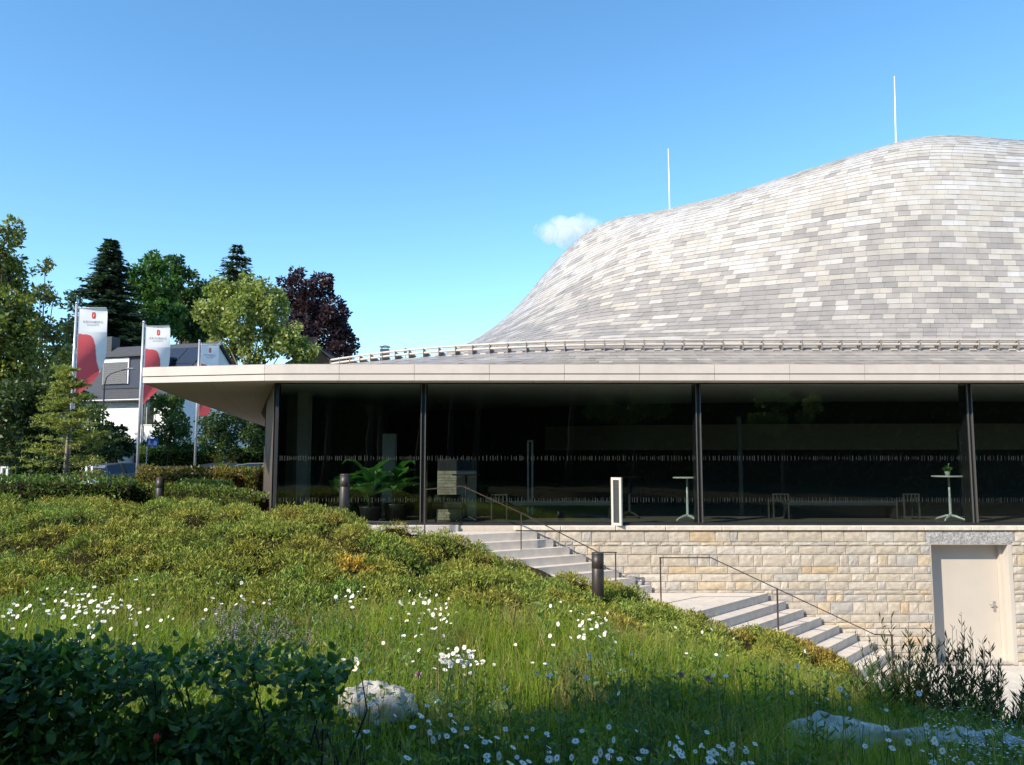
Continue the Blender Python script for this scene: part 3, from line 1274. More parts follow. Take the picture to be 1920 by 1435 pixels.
def big_leaf(V, Q, C, base, d, up, length, width, col, droop=.5, seg=5):
    """Arching broad leaf as a strip of quads with a raised mid rib."""
    d = unit(np.array(d, float)[None])[0]
    s = unit(np.cross(d, up)[None])[0]
    n0 = len(V)
    p = np.array(base, float)
    for i in range(seg + 1):
        f = i / seg
        w = width * math.sin(math.pi * min(1, f * .94 + .06)) ** .8 * .5
        tl = d * (1 - droop * f) + np.array([0, 0, -droop * f * f * 1.2]) + np.array([0, 0, .25 * (1 - f)])
        tl /= np.linalg.norm(tl)
        nrm = np.cross(s, tl)
        V += [p - s * w + nrm * w * .35, p.copy(), p + s * w + nrm * w * .35]
        if i < seg:
            q = n0 + i * 3
            Q += [(q, q + 1, q + 4, q + 3), (q + 1, q + 2, q + 5, q + 4)]
            c = np.array(col) * (1 + random.uniform(-.12, .12))
            C += [c, c * 1.06]
        p = p + tl * (length / seg)


# pot plant on the table
p = at(1776, 880, 18.75)
root = empty('potted_plant', (p.x, 18.75, 1.06))
tag(root, 'tiny green plant in a white pot on a standing table', 'plant')
mb = MB()
mb.lathe([(.045, .001), (.06, .09), (.063, .1), (.05, .1)], (0, 0, 0), 16)
mb.build('pot', m_pot, root, (0, 0, 0), True)
D = rand_dirs(60)
D[:, 2] = np.abs(D[:, 2]) + .3
D = unit(D)
V, Q = diamonds(np.tile([0, 0, .1], (60, 1)), D, side_of(D), RNG.uniform(.08, .17, 60), .04)
obj('foliage', np_mesh('foliage', V, Q, mat=LM, cols=pick_cols(60, [(.05, .12, .03), (.08, .16, .05)])), root)
mb = MB()
mb.tube([(0, 0, .1), (.02, 0, .2), (.04, 0, .27)], .004, 5)
mb.lathe([(.002, 0), (.022, .015), (.002, .03)], (.04, 0, .26), 8)
mb.build('blossom', m_pot, root)

# broad leaved plants near the corner
m_potd = pm('pot_dark', (.03, .03, .03), var=.1, rough=.5)


def foyer_plant(u, Y, n, zrange, lrange, label, seed, spread=.12, pot_h=.5):
    rnd = random.Random(seed)
    p = at(u, 900, Y)
    root = empty('indoor_plant', (p.x, Y, 0))
    tag(root, label, 'plant', 'broad leaved plants inside the corner window')
    mb = MB()
    mb.lathe([(.2, 0), (.26, pot_h * .9), (.27, pot_h), (.23, pot_h), (.22, pot_h - .04)], (0, 0, 0), 20)
    mb.build('pot', m_potd, root, (0, 0, 0), True)
    for k in range(n):
        a = rnd.uniform(0, 2 * math.pi)
        z = rnd.uniform(*zrange)
        st = np.array([math.cos(a) * spread * rnd.random(), math.sin(a) * spread * rnd.random(), z])
        mb = MB()
        mb.tube([(0, 0, pot_h - .06), (st[0] * .6, st[1] * .6, (pot_h + z) / 2), tuple(st)], [.014, .011, .007], 6)
        V, Q, C = [], [], []
        big_leaf(V, Q, C, st, (math.cos(a), math.sin(a), rnd.uniform(.1, .9)), (0, 0, 1), rnd.uniform(*lrange), rnd.uniform(.24, .40), (.11, .30, .085), rnd.uniform(.3, .8))
        me = np_mesh('leaf', V, Q, mat=LMG, cols=np.array(C), smooth=True)
        lf = obj('leaf', me, root)
        mb.build('stalk', m_stem, lf, (0, 0, 0), True)


foyer_plant(640, 18.9, 12, (.5, .85), (.5, .7), 'smaller arching broad leaved plant behind the bronze bollard', 1, pot_h=.35)
foyer_plant(695, 18.75, 22, (.45, 1.05), (.55, .85), 'large sunlit broad leaved plant inside the corner window', 2, pot_h=.35)
foyer_plant(740, 19.0, 13, (.6, 1.15), (.5, .75), 'upright broad leaved plant nearest the first window mullion', 4, pot_h=.4)
# bamboo canes
for i, (u0, v0, u1, v1) in enumerate(((633, 845, 642, 890), (657, 838, 670, 930), (680, 835, 679, 880))):
    pass

# made-up stone-patterned panel, standing in for a bright patch in the glass
a, b = at(820, 900, 18.95).x, at(893, 900, 18.95).x
root = empty('stand_in_panel', ((a + b) / 2, 18.95, 0))
po = ((a + b) / 2, 18.95, 0)
tag(root, 'stone-patterned panel made up for a bright patch in the glass near the stair top', 'panel')
mb = MB()
mb.box(a, b, 18.97, 19.05, 0, 1.46)
mb.build('board', m_mortar, root, po)
mb = MB()
mb.box(a, b, 18.955, 18.969, 1.18, 1.455)
mb.build('header', m_idark, root, po)
rr = random.Random(4)
z = .004
while z < 1.14:
    h = rr.choice((.06, .09, .12))
    x = a
    while x < b - .05:
        w = min(rr.uniform(.14, .3), b - x)
        mb = MB()
        mb.bbox(x + .004, x + w - .004, 18.95, 18.972, z + .003, min(z + h, 1.17) - .003, .004)
        mb.build('panel_stone', SM[rr.choice((0, 1, 5, 8, 9))], root, po)
        x += w
    z += h
# bench seats
m_bench = pm('bench_blue_grey', (.03, .042, .055), var=.06, rough=.6)


def bench(u0, u1, Y, label):
    a, b = at(u0, 900, Y).x, at(u1, 900, Y).x
    o = ((a + b) / 2, Y, 0)
    root = empty('bench', o)
    tag(root, label, 'bench', 'long benches inside the foyer')
    mb = MB()
    mb.bbox(a, b, Y, Y + .55, .30, .42, .03)
    mb.build('seat', m_bench, root, o)
    for x in (a + .04, b - .04):
        mb = MB()
        mb.box(x - .02, x + .02, Y + .05, Y + .5, 0, .299)
        mb.build('leg', m_tbld, root, o)


bench(952, 1146, 19.4, 'long low blue-grey bench seen behind the upper handrail')
bench(1478, 1680, 19.4, 'long low dark bench between the two pale standing tables')


def slat_chair(u, Y, label):
    p = at(u, 900, Y)
    root = empty('chair', (p.x, Y, 0))
    tag(root, label, 'chair', 'slatted chairs beside the benches')
    mb = MB()
    mb.box(-.2, .2, -.2, .2, .43, .46)
    mb.build('seat', m_tbld, root)
    for sx in (-.18, .18):
        for sy in (-.18, .18):
            mb = MB()
            mb.box(sx - .015, sx + .015, sy - .015, sy + .015, 0, .429 if sy > 0 else .62)
            mb.build('leg', m_trim, root)
    for sx in (-.09, 0, .09):
        mb = MB()
        mb.box(sx - .01, sx + .01, -.195, -.17, .461, .6)
        mb.build('slat', m_trim, root)
    mb = MB()
    mb.box(-.2, .2, -.2, -.165, .601, .63)
    mb.build('back_rail', m_trim, root)


slat_chair(936, 18.9, 'dark slatted chair before the end of the blue-grey bench')
slat_chair(1458, 19.2, 'dark slatted chair at the mullion end of the dark bench')
slat_chair(1700, 19.2, 'dark slatted chair at the table end of the dark bench')
# black armchair silhouette group before the panel
p = at(842, 950, 18.5)
root = empty('armchair', (p.x, 18.5, 0))
tag(root, 'black low armchair outlined before the pale stone panel', 'armchair')
mb = MB()
mb.bbox(-.36, .36, -.2, .2, .30, .46, .04)
mb.build('seat', m_tbld, root)
mb = MB()
mb.bbox(-.36, .36, .12, .22, .461, .62, .03)
mb.build('backrest', m_tbld, root)
for sx in (-.3, .3):
    for sy in (-.15, .15):
        mb = MB()
        mb.tube([(sx, sy, 0), (sx * .95, sy * .95, .3)], [.013, .018], 6)
        mb.build('leg', m_tbld, root)
# open casement frame standing out from the glass
m_sash = pm('sash_cream', (.56, .51, .44), var=.03, rough=.5)
a = at(1148, 930, 17.86).x
root = empty('open_casement', (a + .1, 17.8, -.03))
so = (a + .1, 17.8, -.03)
tag(root, 'narrow cream window frame swung open at the foot of the glass', 'window frame')
M = Matrix.Translation((a + .1, 17.86, -.028)) @ Matrix.Rotation(R(-38), 4, 'Z')
for (x0, x1, z0, z1) in ((-.13, -.075, 0, 1.07), (.075, .13, 0, 1.07), (-.0745, .0745, 0, .06), (-.0745, .0745, 1.01, 1.07)):
    mb = MB()
    mb.bbox(x0, x1, -.03, .03, z0, z1, .004, 0, M)
    mb.build('frame_bar', m_sash, root, so)
mb = MB()
mb.box(-.074, .074, -.004, .004, .061, 1.009, 0, M)
mb.build('pane', m_idark, root, so)
# ------------------------------------------------------------------ planting on the bank
# juniper bed: one continuous mass of ground cover
BED_F = [(-14, 8.6), (-5.85, 8.9), (-2.2, 8.9), (.2, 8.9), (1.9, 9.5), (4, 11), (5.6, 12.8), (6.4, 14.0)]
BED_B = [(-14, 17.0), (-5.6, 17.2), (-4.6, 16.4), (-3.2, 15.7), (-1.2, 15.3), (.6, 15.2), (3, 14.9), (5.2, 14.9), (6.4, 14.2)]


def bed_front(x):
    return np.interp(x, [p[0] for p in BED_F], [p[1] for p in BED_F])


def bed_back(x):
    return np.interp(x, [p[0] for p in BED_B], [p[1] for p in BED_B])


def clumps(x, y, cell=.56):
    """Single shrubs grown together: height of the nearest dome (0..1) and which shrub it is (0..1)."""
    x, y = np.asarray(x, float) / cell, np.asarray(y, float) / cell
    xi, yi = np.floor(x), np.floor(y)
    best = np.full(x.shape, 9.0)
    who = np.zeros(x.shape)

    def hsh(a, b, s):
        t = np.sin(a * 127.1 + b * 311.7 + s * 17.3) * 43758.5453
        return t - np.floor(t)
    for i in (-1, 0, 1):
        for j in (-1, 0, 1):
            cx, cy = xi + i, yi + j
            d = np.hypot(cx + hsh(cx, cy, 1) - x, cy + hsh(cx, cy, 2) - y) / (.75 + .5 * hsh(cx, cy, 3))
            near = d < best
            best = np.where(near, d, best)
            who = np.where(near, hsh(cx, cy, 4), who)
    return np.sqrt(np.clip(1 - (best / .66) ** 2, 0, 1)), who


def bed_h(x, y):
    """Thickness of the juniper mass: mounds and troughs, thinning at the edges."""
    e = np.minimum(y - bed_front(x), bed_back(x) - y)
    e = np.clip(e / .5, 0, 1)
    dome, _ = clumps(x, y)
    big, _ = clumps(x * .8 + y * .25 + 4.3, y * .62 + 1.7, 1.25)
    h = .02 + .12 * vnoise(x * .6 + 3, y * .6, 1) + .50 * big ** .75 + .24 * dome + .06 * vnoise(x * 5, y * 5, 5)
    t = np.clip((y - bed_front(x)) / np.maximum(bed_back(x) - bed_front(x), .1) / .6, 0, 1)
    return h * np.sqrt(e) * (.42 + .58 * t * t * (3 - 2 * t))


def sil(x, y):
    return gz(x, y) + bed_h(x, y)


# trim the mass so that its skyline runs as in the photograph
SKY_U = np.array([-200, 0, 250, 500, 560, 650, 800, 900, 1000, 1100, 1200, 1300, 1400, 1500, 1600, 1640])
SKY_V = np.array([922, 926, 932, 940, 945, 952, 987, 1022, 1056, 1086, 1111, 1136, 1171, 1211, 1256, 1275])
_cu = np.arange(-240, 1680, 40.0)
_cz = np.zeros(len(_cu))
_raw = bed_h


def bed_h(x, y):
    h = _raw(x, y)
    u = 960 + FPX * x / np.maximum(y, 1)
    f0, b0 = bed_front(x), bed_back(x)
    t = np.clip((y - f0) / np.maximum(b0 - f0, .1), 0, 1)
    t = np.clip(t / .55, 0, 1)
    return np.maximum(h + np.interp(u, _cu, _cz) * t * t * (3 - 2 * t), .08)


for _it in range(4):
    for _k, _u in enumerate(_cu):
        Yr = np.linspace(8.5, 17, 120)
        Xr = (_u - 960) / FPX * Yr
        ok = (Yr > bed_front(Xr) + .3) & (Yr < bed_back(Xr) - .3)
        if ok.sum() < 3:
            continue
        _, vv_, _ = proj(np.stack([Xr[ok], Yr[ok], sil(Xr[ok], Yr[ok])], -1))
        j = int(np.argmin(vv_))
        _cz[_k] -= (np.interp(_u, SKY_U, SKY_V) + 6 - vv_[j]) / FPX * Yr[ok][j]
    _cz = np.convolve(np.pad(_cz, 5, mode='edge'), np.array([1, 2, 3, 4, 5, 6, 5, 4, 3, 2, 1]) / 36.0, 'valid')

xs = np.arange(-13.5, 6.5, .14)
ys_ = np.linspace(0, 1, 56)
X, T = np.meshgrid(xs, ys_)
Yb = bed_front(X) + (bed_back(X) - bed_front(X)) * T
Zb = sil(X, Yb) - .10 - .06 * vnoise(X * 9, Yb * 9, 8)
n1, n2 = X.shape
idx = np.arange(n1 * n2).reshape(n1, n2)
q = np.stack([idx[:-1, :-1], idx[:-1, 1:], idx[1:, 1:], idx[1:, :-1]], -1).reshape(-1, 4)
m_core = pm('foliage_gap_shade', (.02, .018, .008), var=.4, scale=12, rough=.95, spec=.05)  # solid near-black layer under the sprigs; shade in the gaps put into its colour
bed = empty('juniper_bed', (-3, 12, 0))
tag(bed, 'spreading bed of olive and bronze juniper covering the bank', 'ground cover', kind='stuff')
core = obj('shade_core', np_mesh('shade_core', np.stack([X, Yb, Zb], -1).reshape(-1, 3) - np.array([-3, 12, 0]), q, mat=m_core, smooth=True), bed)

JM = leaf_mat('juniper_needles', .2, .6, .25)
n = 112000
x = RNG.uniform(-13.0, 6.45, n)
f0, b0 = bed_front(x), bed_back(x)
y = f0 + (b0 - f0) * RNG.random(n) ** 1.15
# keep what the view can reach, plus a margin
uu, vv, dd = proj(np.stack([x, y, sil(x, y)], -1))
k = (uu > -420) & (uu < 1800)
dm_, _ = clumps(x, y)
bg_, _ = clumps(x * .8 + y * .25 + 4.3, y * .62 + 1.7, 1.25)
k &= RNG.random(len(x)) < .06 + .6 * dm_ + .4 * bg_
x, y = x[k], y[k]
n = len(x)
P = np.stack([x, y, sil(x, y) - RNG.uniform(.0, .12, n)], -1)
eps = .06
gxn = (sil(x + eps, y) - sil(x - eps, y)) / (2 * eps)
gyn = (sil(x, y + eps) - sil(x, y - eps)) / (2 * eps)
N = unit(np.stack([-gxn, -gyn, np.ones(n)], -1))
Vs, Qs, Cs = [], [], []
_, who = clumps(x, y)
who = np.clip(who + RNG.normal(0, .10, n), 0, 1)
drift = (vnoise(x * .5, y * .5, 21) - .5)
who = np.clip(.18 + who * .62 + drift * .35 + .15 * np.clip((x - 1) / 4, 0, 1), 0, 1)
stops = [0, .25, .5, .72, .9, 1]
shades = np.array([(.075, .115, .024), (.10, .125, .026), (.125, .13, .026), (.145, .135, .026), (.155, .125, .028), (.165, .115, .03)])
base_c = np.stack([np.interp(who, stops, shades[:, k_]) for k_ in range(3)], -1)
# the dead orange patches
for (u_, v_, r_) in ((664, 1072, .26), (1076, 1165, .2), (1300, 1185, .3), (745, 982, .25)):
    c = drop(u_, v_, .4)
    hit = ((x - c.x) ** 2 + (y - c.y) ** 2 < r_ ** 2)[:, None] & (RNG.random((n, 1)) < (.85 if r_ < .29 else .35))
    base_c = np.where(hit, np.array([.26, .15, .025]), base_c)
tuft = RNG.uniform(.35, 1.45, (n, 1))
main = unit(N * .9 + RNG.normal(size=(n, 3)) * .42 + np.array([0, -.12, .3]))
for j in range(5):
    D = unit(main + RNG.normal(size=(n, 3)) * .55)
    L = RNG.uniform(.032, .078, n)
    V, Q = diamonds(P + RNG.normal(size=(n, 3)) * .022, D, side_of(D), L, L * RNG.uniform(.18, .28, n))
    Vs.append(V)
    Cs.append(base_c * np.array([2.05, 2.2, 2.0]) * tuft * RNG.uniform(.75, 1.25, (n, 1)))
V = np.concatenate(Vs) - np.array([-3, 12, 0])
obj('needle_sprays', np_mesh('needle_sprays', V, np.arange(len(V)).reshape(-1, 4), mat=JM, cols=np.concatenate(Cs)), bed)

# ------------------------------------------------------------------ meadow grass
GM = leaf_mat('grass_blade', .5, .45, .35)


def blades(P, H, W, lean, cols):
    n = len(P)
    a = RNG.uniform(0, 2 * np.pi, n)
    ld = np.stack([np.cos(a), np.sin(a), np.zeros(n)], -1)
    b = RNG.uniform(0, 2 * np.pi, n)
    sd = np.stack([np.cos(b), np.sin(b), np.zeros(n)], -1) * (W[:, None] * .5)
    up = np.array([0, 0, 1.0])
    H_ = H[:, None]
    ln = lean[:, None] * H_
    m1 = P + up * H_ * .5 + ld * ln * .25
    m2 = P + up * H_ * (1 - .25 * lean[:, None]) + ld * ln
    V = np.stack([P - sd, P + sd, m1 + sd * .8, m1 - sd * .8, m2], 1).reshape(-1, 3)
    o = np.arange(n) * 5
    Q = np.stack([o, o + 1, o + 2, o + 3], -1)
    T = np.stack([o + 3, o + 2, o + 4], -1)
    return V, Q, T, np.concatenate([cols, cols])


n = 185000
y = 3.2 + (14.0 - 3.2) * RNG.random(n) ** .8
x = RNG.uniform(-.78, .86, n) * y
dens = vnoise(x * 1.1, y * 1.1, 31)
keep = (y < bed_front(x) + .55) & (RNG.random(n) < .35 + .75 * dens)
keep &= ~((x > 7.3) & (y > 12.0)) & ~((x > 6.4) & (y > 13.3))
x, y = x[keep], y[keep]
n = len(x)
P = np.stack([x, y, gz(x, y) - .02], -1)
tall = vnoise(x * .8 + 5, y * .8, 33)
near_bed = np.clip(1 - (bed_front(x) - y) / 1.6, 0, 1)
H = (.17 + .28 * tall + .14 * near_bed) * RNG.uniform(.5, 1.3, n)
right = np.clip((x - 3.0) / 2.5, 0, 1)
H *= 1 - .25 * right
W = RNG.uniform(.004, .011, n)
pal = [(.15, .21, .025, 3), (.20, .25, .032, 3), (.10, .16, .022, 2), (.27, .25, .06, 1.1), (.36, .29, .13, .5)]
cols = pick_cols(n, pal, .2)
dry = vnoise(x * 1.7, y * 1.7, 35) > .72
cols[dry] = pick_cols(int(dry.sum()), [(.22, .20, .06), (.28, .22, .10), (.10, .14, .025)], .2)
lean_ = RNG.uniform(.05, .7, n)
# taller seed stalks among the blades
ns = 5200
sy = 3.4 + 10.0 * RNG.random(ns) ** .8
sx = RNG.uniform(-.75, .85, ns) * sy
ok = (sy < bed_front(sx) + .3) & (vnoise(sx * 1.3, sy * 1.3, 36) > .42) & ~((sx > 6.4) & (sy > 12.5))
sx, sy = sx[ok], sy[ok]
ns = len(sx)
P = np.concatenate([P, np.stack([sx, sy, gz(sx, sy) - .02], -1)])
H = np.concatenate([H, RNG.uniform(.38, .72, ns)])
W = np.concatenate([W, RNG.uniform(.003, .006, ns)])
lean_ = np.concatenate([lean_, RNG.uniform(.02, .3, ns)])
cols = np.concatenate([cols, pick_cols(ns, [(.20, .18, .07), (.13, .16, .04), (.24, .17, .10), (.10, .13, .03)], .25)])
V, Q, T, C = blades(P, H, W, lean_, cols)
gr = obj('meadow_grass', np_mesh('meadow_grass', V, Q, T, mat=GM, cols=C))
tag(gr, 'long wild meadow grass on the slope below the juniper', 'grass', kind='stuff')

# broad low herbs between the grass
n = 9000
y = 3.6 + 6.5 * RNG.random(n)
x = RNG.uniform(-.75, .85, n) * y
k = (y < bed_front(x) + .2) & (vnoise(x * .9, y * .9, 41) > .5)
x, y = x[k], y[k]
n = len(x)
ox, oy = [], []
P = np.stack([x, y, gz(x, y) + RNG.uniform(.02, .22, n)], -1)
Vs, Cs = [], []
for j in range(3):
    D = rand_dirs(n)
    D[:, 2] = np.abs(D[:, 2]) * .7 + .15
    D = unit(D)
    L = RNG.uniform(.05, .12, n)
    V, Q = diamonds(P, D, side_of(D), L, L * .32, .04)
    Vs.append(V)
    Cs.append(pick_cols(n, [(.06, .115, .03), (.09, .14, .03), (.08, .12, .05)], .2))
for _ in range(330):
    cy_ = 3.8 + 7.0 * RNG.random()
    cx_ = RNG.uniform(-.72, .82) * cy_
    if cy_ > bed_front(cx_) + .15 or (cx_ > 6 and cy_ > 11):
        continue
    ns_ = RNG.integers(4, 10)
    hgt = RNG.uniform(.22, .60)
    c0 = np.array([(.12, .17, .035), (.16, .21, .04), (.07, .115, .03), (.085, .13, .05), (.10, .16, .03)][RNG.integers(0, 5)])
    ll = RNG.uniform(.045, .11)
    asp = RNG.uniform(.2, .45)
    bx_ = cx_ + RNG.normal(0, .09, ns_)
    by_ = cy_ + RNG.normal(0, .09, ns_)
    gz_ = gz(bx_, by_)
    for k_ in range(ns_):
        m_ = 14
        t_ = np.sort(RNG.random(m_)) * .95 + .05
        ln_ = RNG.normal(0, .06, 2)
        hk = hgt * RNG.uniform(.7, 1.1)
        Pp = np.stack([bx_[k_] + ln_[0] * t_, by_[k_] + ln_[1] * t_, gz_[k_] + hk * t_], -1)
        aa = RNG.uniform(0, 2 * np.pi, m_)
        D = unit(np.stack([np.cos(aa), np.sin(aa), RNG.uniform(.2, 1.2, m_)], -1))
        L = ll * RNG.uniform(.6, 1.2, m_) * (1.2 - .6 * t_)
        V, Q = diamonds(Pp, D, side_of(D), L, L * asp, .05)
        Vs.append(V)
        Cs.append(c0 * GAIN * RNG.uniform(.75, 1.25, (m_, 1)))
        # the stem itself, a slim blade
        base = np.array([[bx_[k_], by_[k_], gz_[k_] - .02]])
        tip_ = np.array([[ln_[0], ln_[1], hk + .02]])
        V, Q = diamonds(base, tip_, np.array([[1.0, 0, 0]]), 1.0, .008)
        Vs.append(V)
        Cs.append(c0[None] * GAIN * .8)
V = np.concatenate(Vs)
hb = obj('meadow_herbs', np_mesh('meadow_herbs', V, np.arange(len(V)).reshape(-1, 4), mat=LM, cols=np.concatenate(Cs)))
tag(hb, 'low leafy wild herbs growing between the meadow grass', 'herbs', kind='stuff')

# ------------------------------------------------------------------ daisies
m_petal = pm('petal_white', (.80, .78, .73), var=.03, rough=.6, spec=.2)
m_disc = pm('daisy_disc_yellow', (.62, .38, .03), var=.15, scale=60, rough=.8)
m_dstem = pm('daisy_stem', (.07, .12, .03), var=.2, rough=.7)


def daisy_meshes(seed):
    rnd = random.Random(seed)
    r = 1.0
    pet, disc, stem = MB(), MB(), MB()
    n = rnd.choice((13, 15, 17))
    cup = rnd.uniform(-.15, .25)
    for k in range(n):
        a = 2 * math.pi * k / n + rnd.uniform(-.06, .06)
        l = rnd.uniform(.9, 1.05)
        w = .17
        c, s = math.cos(a), math.sin(a)
        t = Vector((-s, c, 0))
        d = Vector((c, s, 0))
        zt = cup * rnd.uniform(.5, 1.3) + rnd.uniform(-.06, .06)
        p0, p1, p2, p3 = d * .22, d * .65 + Vector((0, 0, zt * .5 + .03)), d * l + Vector((0, 0, zt)), None
        i = len(pet.v)
        pet.v += [p0 - t * w * .4, p0 + t * w * .4, p1 + t * w, p2 + t * w * .6, p2 - t * w * .6, p1 - t * w]
        pet.f += [(i, i + 1, i + 2, i + 5), (i + 5, i + 2, i + 3, i + 4)]
        pet.m += [0, 0]
    disc.lathe([(.30, -.02), (.30, .04), (.2, .11), (.05, .13)], (0, 0, 0), 8)
    return pet, disc


DV = [daisy_meshes(s) for s in range(6)]
tilt0 = [Matrix.Rotation(R(a), 4, 'X') for a in (12, 24, 35, 50, 66, 28)]
tiltz = [Matrix.Rotation(R(a), 4, 'Z') for a in (0, 40, -35, 15, -20, 80)]


def daisy_parts(i, r, h, lean):
    """Meshes in the flower's own space: foot of the stem at the origin."""
    M = Matrix.Translation((lean, 0, h)) @ tiltz[i] @ tilt0[i] @ Matrix.Scale(r, 4)
    out = []
    for b in DV[i]:
        m = MB()
        m.v = [M @ p for p in b.v]
        m.f, m.m = b.f, b.m
        out.append(m)
    st = MB()
    st.tube([(0, 0, -.03), (lean * .3, 0, h * .5), (lean, 0, h - .004)], [.0032, .0028, .0024], 4, cap=False)
    return out[0], out[1], st


DM_parts, DM_whole = [], []
for i in range(6):
    h = .40
    p_, d_, s_ = daisy_parts(i, .018, h, random.Random(i).uniform(-.06, .06))
    DM_parts.append((p_.mesh('petals', m_petal), d_.mesh('centre', m_disc), s_.mesh('stem', m_dstem)))
    w = MB()
    for mi, b in enumerate((p_, d_, s_)):
        o = len(w.v)
        w.v += b.v
        w.f += [tuple(o + k for k in f) for f in b.f]
        w.m += [mi] * len(b.f)
    DM_whole.append((w.mesh('daisy', [m_petal, m_disc, m_dstem]), w))
LEAN = [random.Random(i).uniform(-.06, .06) for i in range(6)]

clusters = [
    # u range, v range, count, label, group, gathered around centre?
    ((-20, 290), (1092, 1205), 84, 'white daisy in the sunlit drift before the far end of the juniper', 'daisies in the sunlit drift', 2),
    ((95, 260), (1118, 1160), 34, 'white daisy in the sunlit drift before the far end of the juniper', 'daisies in the sunlit drift', 2),
    ((362, 540), (1098, 1165), 18, 'white daisy among the greyish sage plants under the juniper', 'daisies among the sage plants', 1),
    ((628, 700), (1098, 1150), 13, 'white daisy in the small knot under the orange juniper patch', 'daisies under the orange juniper patch', 1),
    ((742, 862), (1102, 1192), 52, 'white daisy in the loose cluster high on the meadow against dark juniper', 'daisies against the dark juniper', 1),
    ((796, 925), (1206, 1268), 46, 'white daisy in the dense bright cluster above the shaded part of the meadow', 'daisies in the dense bright cluster', 1),
    ((1022, 1170), (1130, 1212), 38, 'white daisy in the cluster beside the tall dock leaves', 'daisies beside the dock leaves', 1),
    ((640, 780), (1190, 1260), 10, 'white daisy scattered alone in the sunlit grass above the half-shaded boulder', 'lone daisies in the sunlit grass', 0),
    ((930, 1620), (1175, 1300), 48, 'white daisy scattered alone in the sunlit grass above the half-shaded boulder', 'lone daisies in the sunlit grass', 0),
    ((642, 870), (1310, 1425), 26, 'white daisy in the tree shade right beside the half-shaded boulder', 'shaded daisies beside the half-shaded boulder', 0),
    ((860, 1420), (1365, 1436), 50, 'white daisy in the shaded grass along the bottom of the meadow', 'shaded daisies at the bottom of the meadow', 0),
    ((1270, 1420), (1392, 1440), 24, 'white daisy in the shaded grass along the bottom of the meadow', 'shaded daisies at the bottom of the meadow', 0),
    ((1600, 1910), (1350, 1436), 18, 'white daisy rising over the long pale rocks', 'daisies over the long pale rocks', 0),
    ((1480, 1800), (1248, 1335), 12, 'white daisy in the shade below the dark tall weeds', 'shaded daisies below the tall weeds', 0),
]
dd_ = []
rd = random.Random(77)
for (ur, vr, cnt, lab, grp, mode) in clusters:
    for _ in range(cnt):
        if mode:
            u = rd.gauss((ur[0] + ur[1]) / 2, (ur[1] - ur[0]) / 4.2)
            v = rd.gauss((vr[0] + vr[1]) / 2, (vr[1] - vr[0]) / 4.2)
        else:
            u, v = rd.uniform(*ur), rd.uniform(*vr)
        hh = rd.uniform(.30, .58)
        g_ = drop(u, v, hh)
        if g_.y > 14.5:
            continue
        dd_.append((g_, hh, lab, grp, g_.y))
dd_.sort(key=lambda t: t[4])
resd = MB()
for i, (g_, hh, lab, grp, yy) in enumerate(dd_):
    vi = rd.randrange(6)
    sc = hh / .40
    rs = rd.choice((.7, .85, .95, 1.0, 1.1, 1.25)) * rd.uniform(.92, 1.08)
    rz = rd.uniform(-.7, .7)
    if i < 300:
        if i < 70:
            r_ = empty('daisy', g_, rz)
            for mesh, nm in zip(DM_parts[vi], ('petals', 'centre', 'stem')):
                obj(nm, mesh, r_)
        else:
            r_ = obj('daisy', DM_whole[vi][0], None, g_)
            r_.rotation_euler = (0, 0, rz)
        r_.scale = (rs, rs, sc)
        tag(r_, lab, 'daisy', grp)
    else:
        M = Matrix.Translation(g_) @ Matrix.Rotation(rz, 4, 'Z') @ Matrix.Diagonal((rs, rs, sc, 1))
        w = DM_whole[vi][1]
        o = len(resd.v)
        resd.v += [M @ p for p in w.v]
        resd.f += [tuple(o + k for k in f) for f in w.f]
        resd.m += w.m
tag(resd.build('distant_daisies', [m_petal, m_disc, m_dstem]), 'many small white daisies farther up the sunlit meadow', 'daisies', kind='stuff')

# tiny white flower specks low in the shaded corner: uncountable
n = 420
sp = MB()
for _ in range(n):
    g_ = drop(rd.uniform(1740, 1935), rd.uniform(1300, 1415), .3)
    r_ = rd.uniform(.006, .011)
    c = Vector((g_.x, g_.y, g_.z + rd.uniform(.2, .34)))
    a = rd.uniform(0, 3)
    pts = [c + Vector((math.cos(a + k * 1.2566) * r_, math.sin(a + k * 1.2566) * r_, rd.uniform(0, .006))) for k in range(5)]
    sp.poly(pts)
tag(sp.build('chickweed_blossom', m_petal), 'tiny white blossoms sprinkled through the shaded corner of the meadow', 'blossoms', kind='stuff')

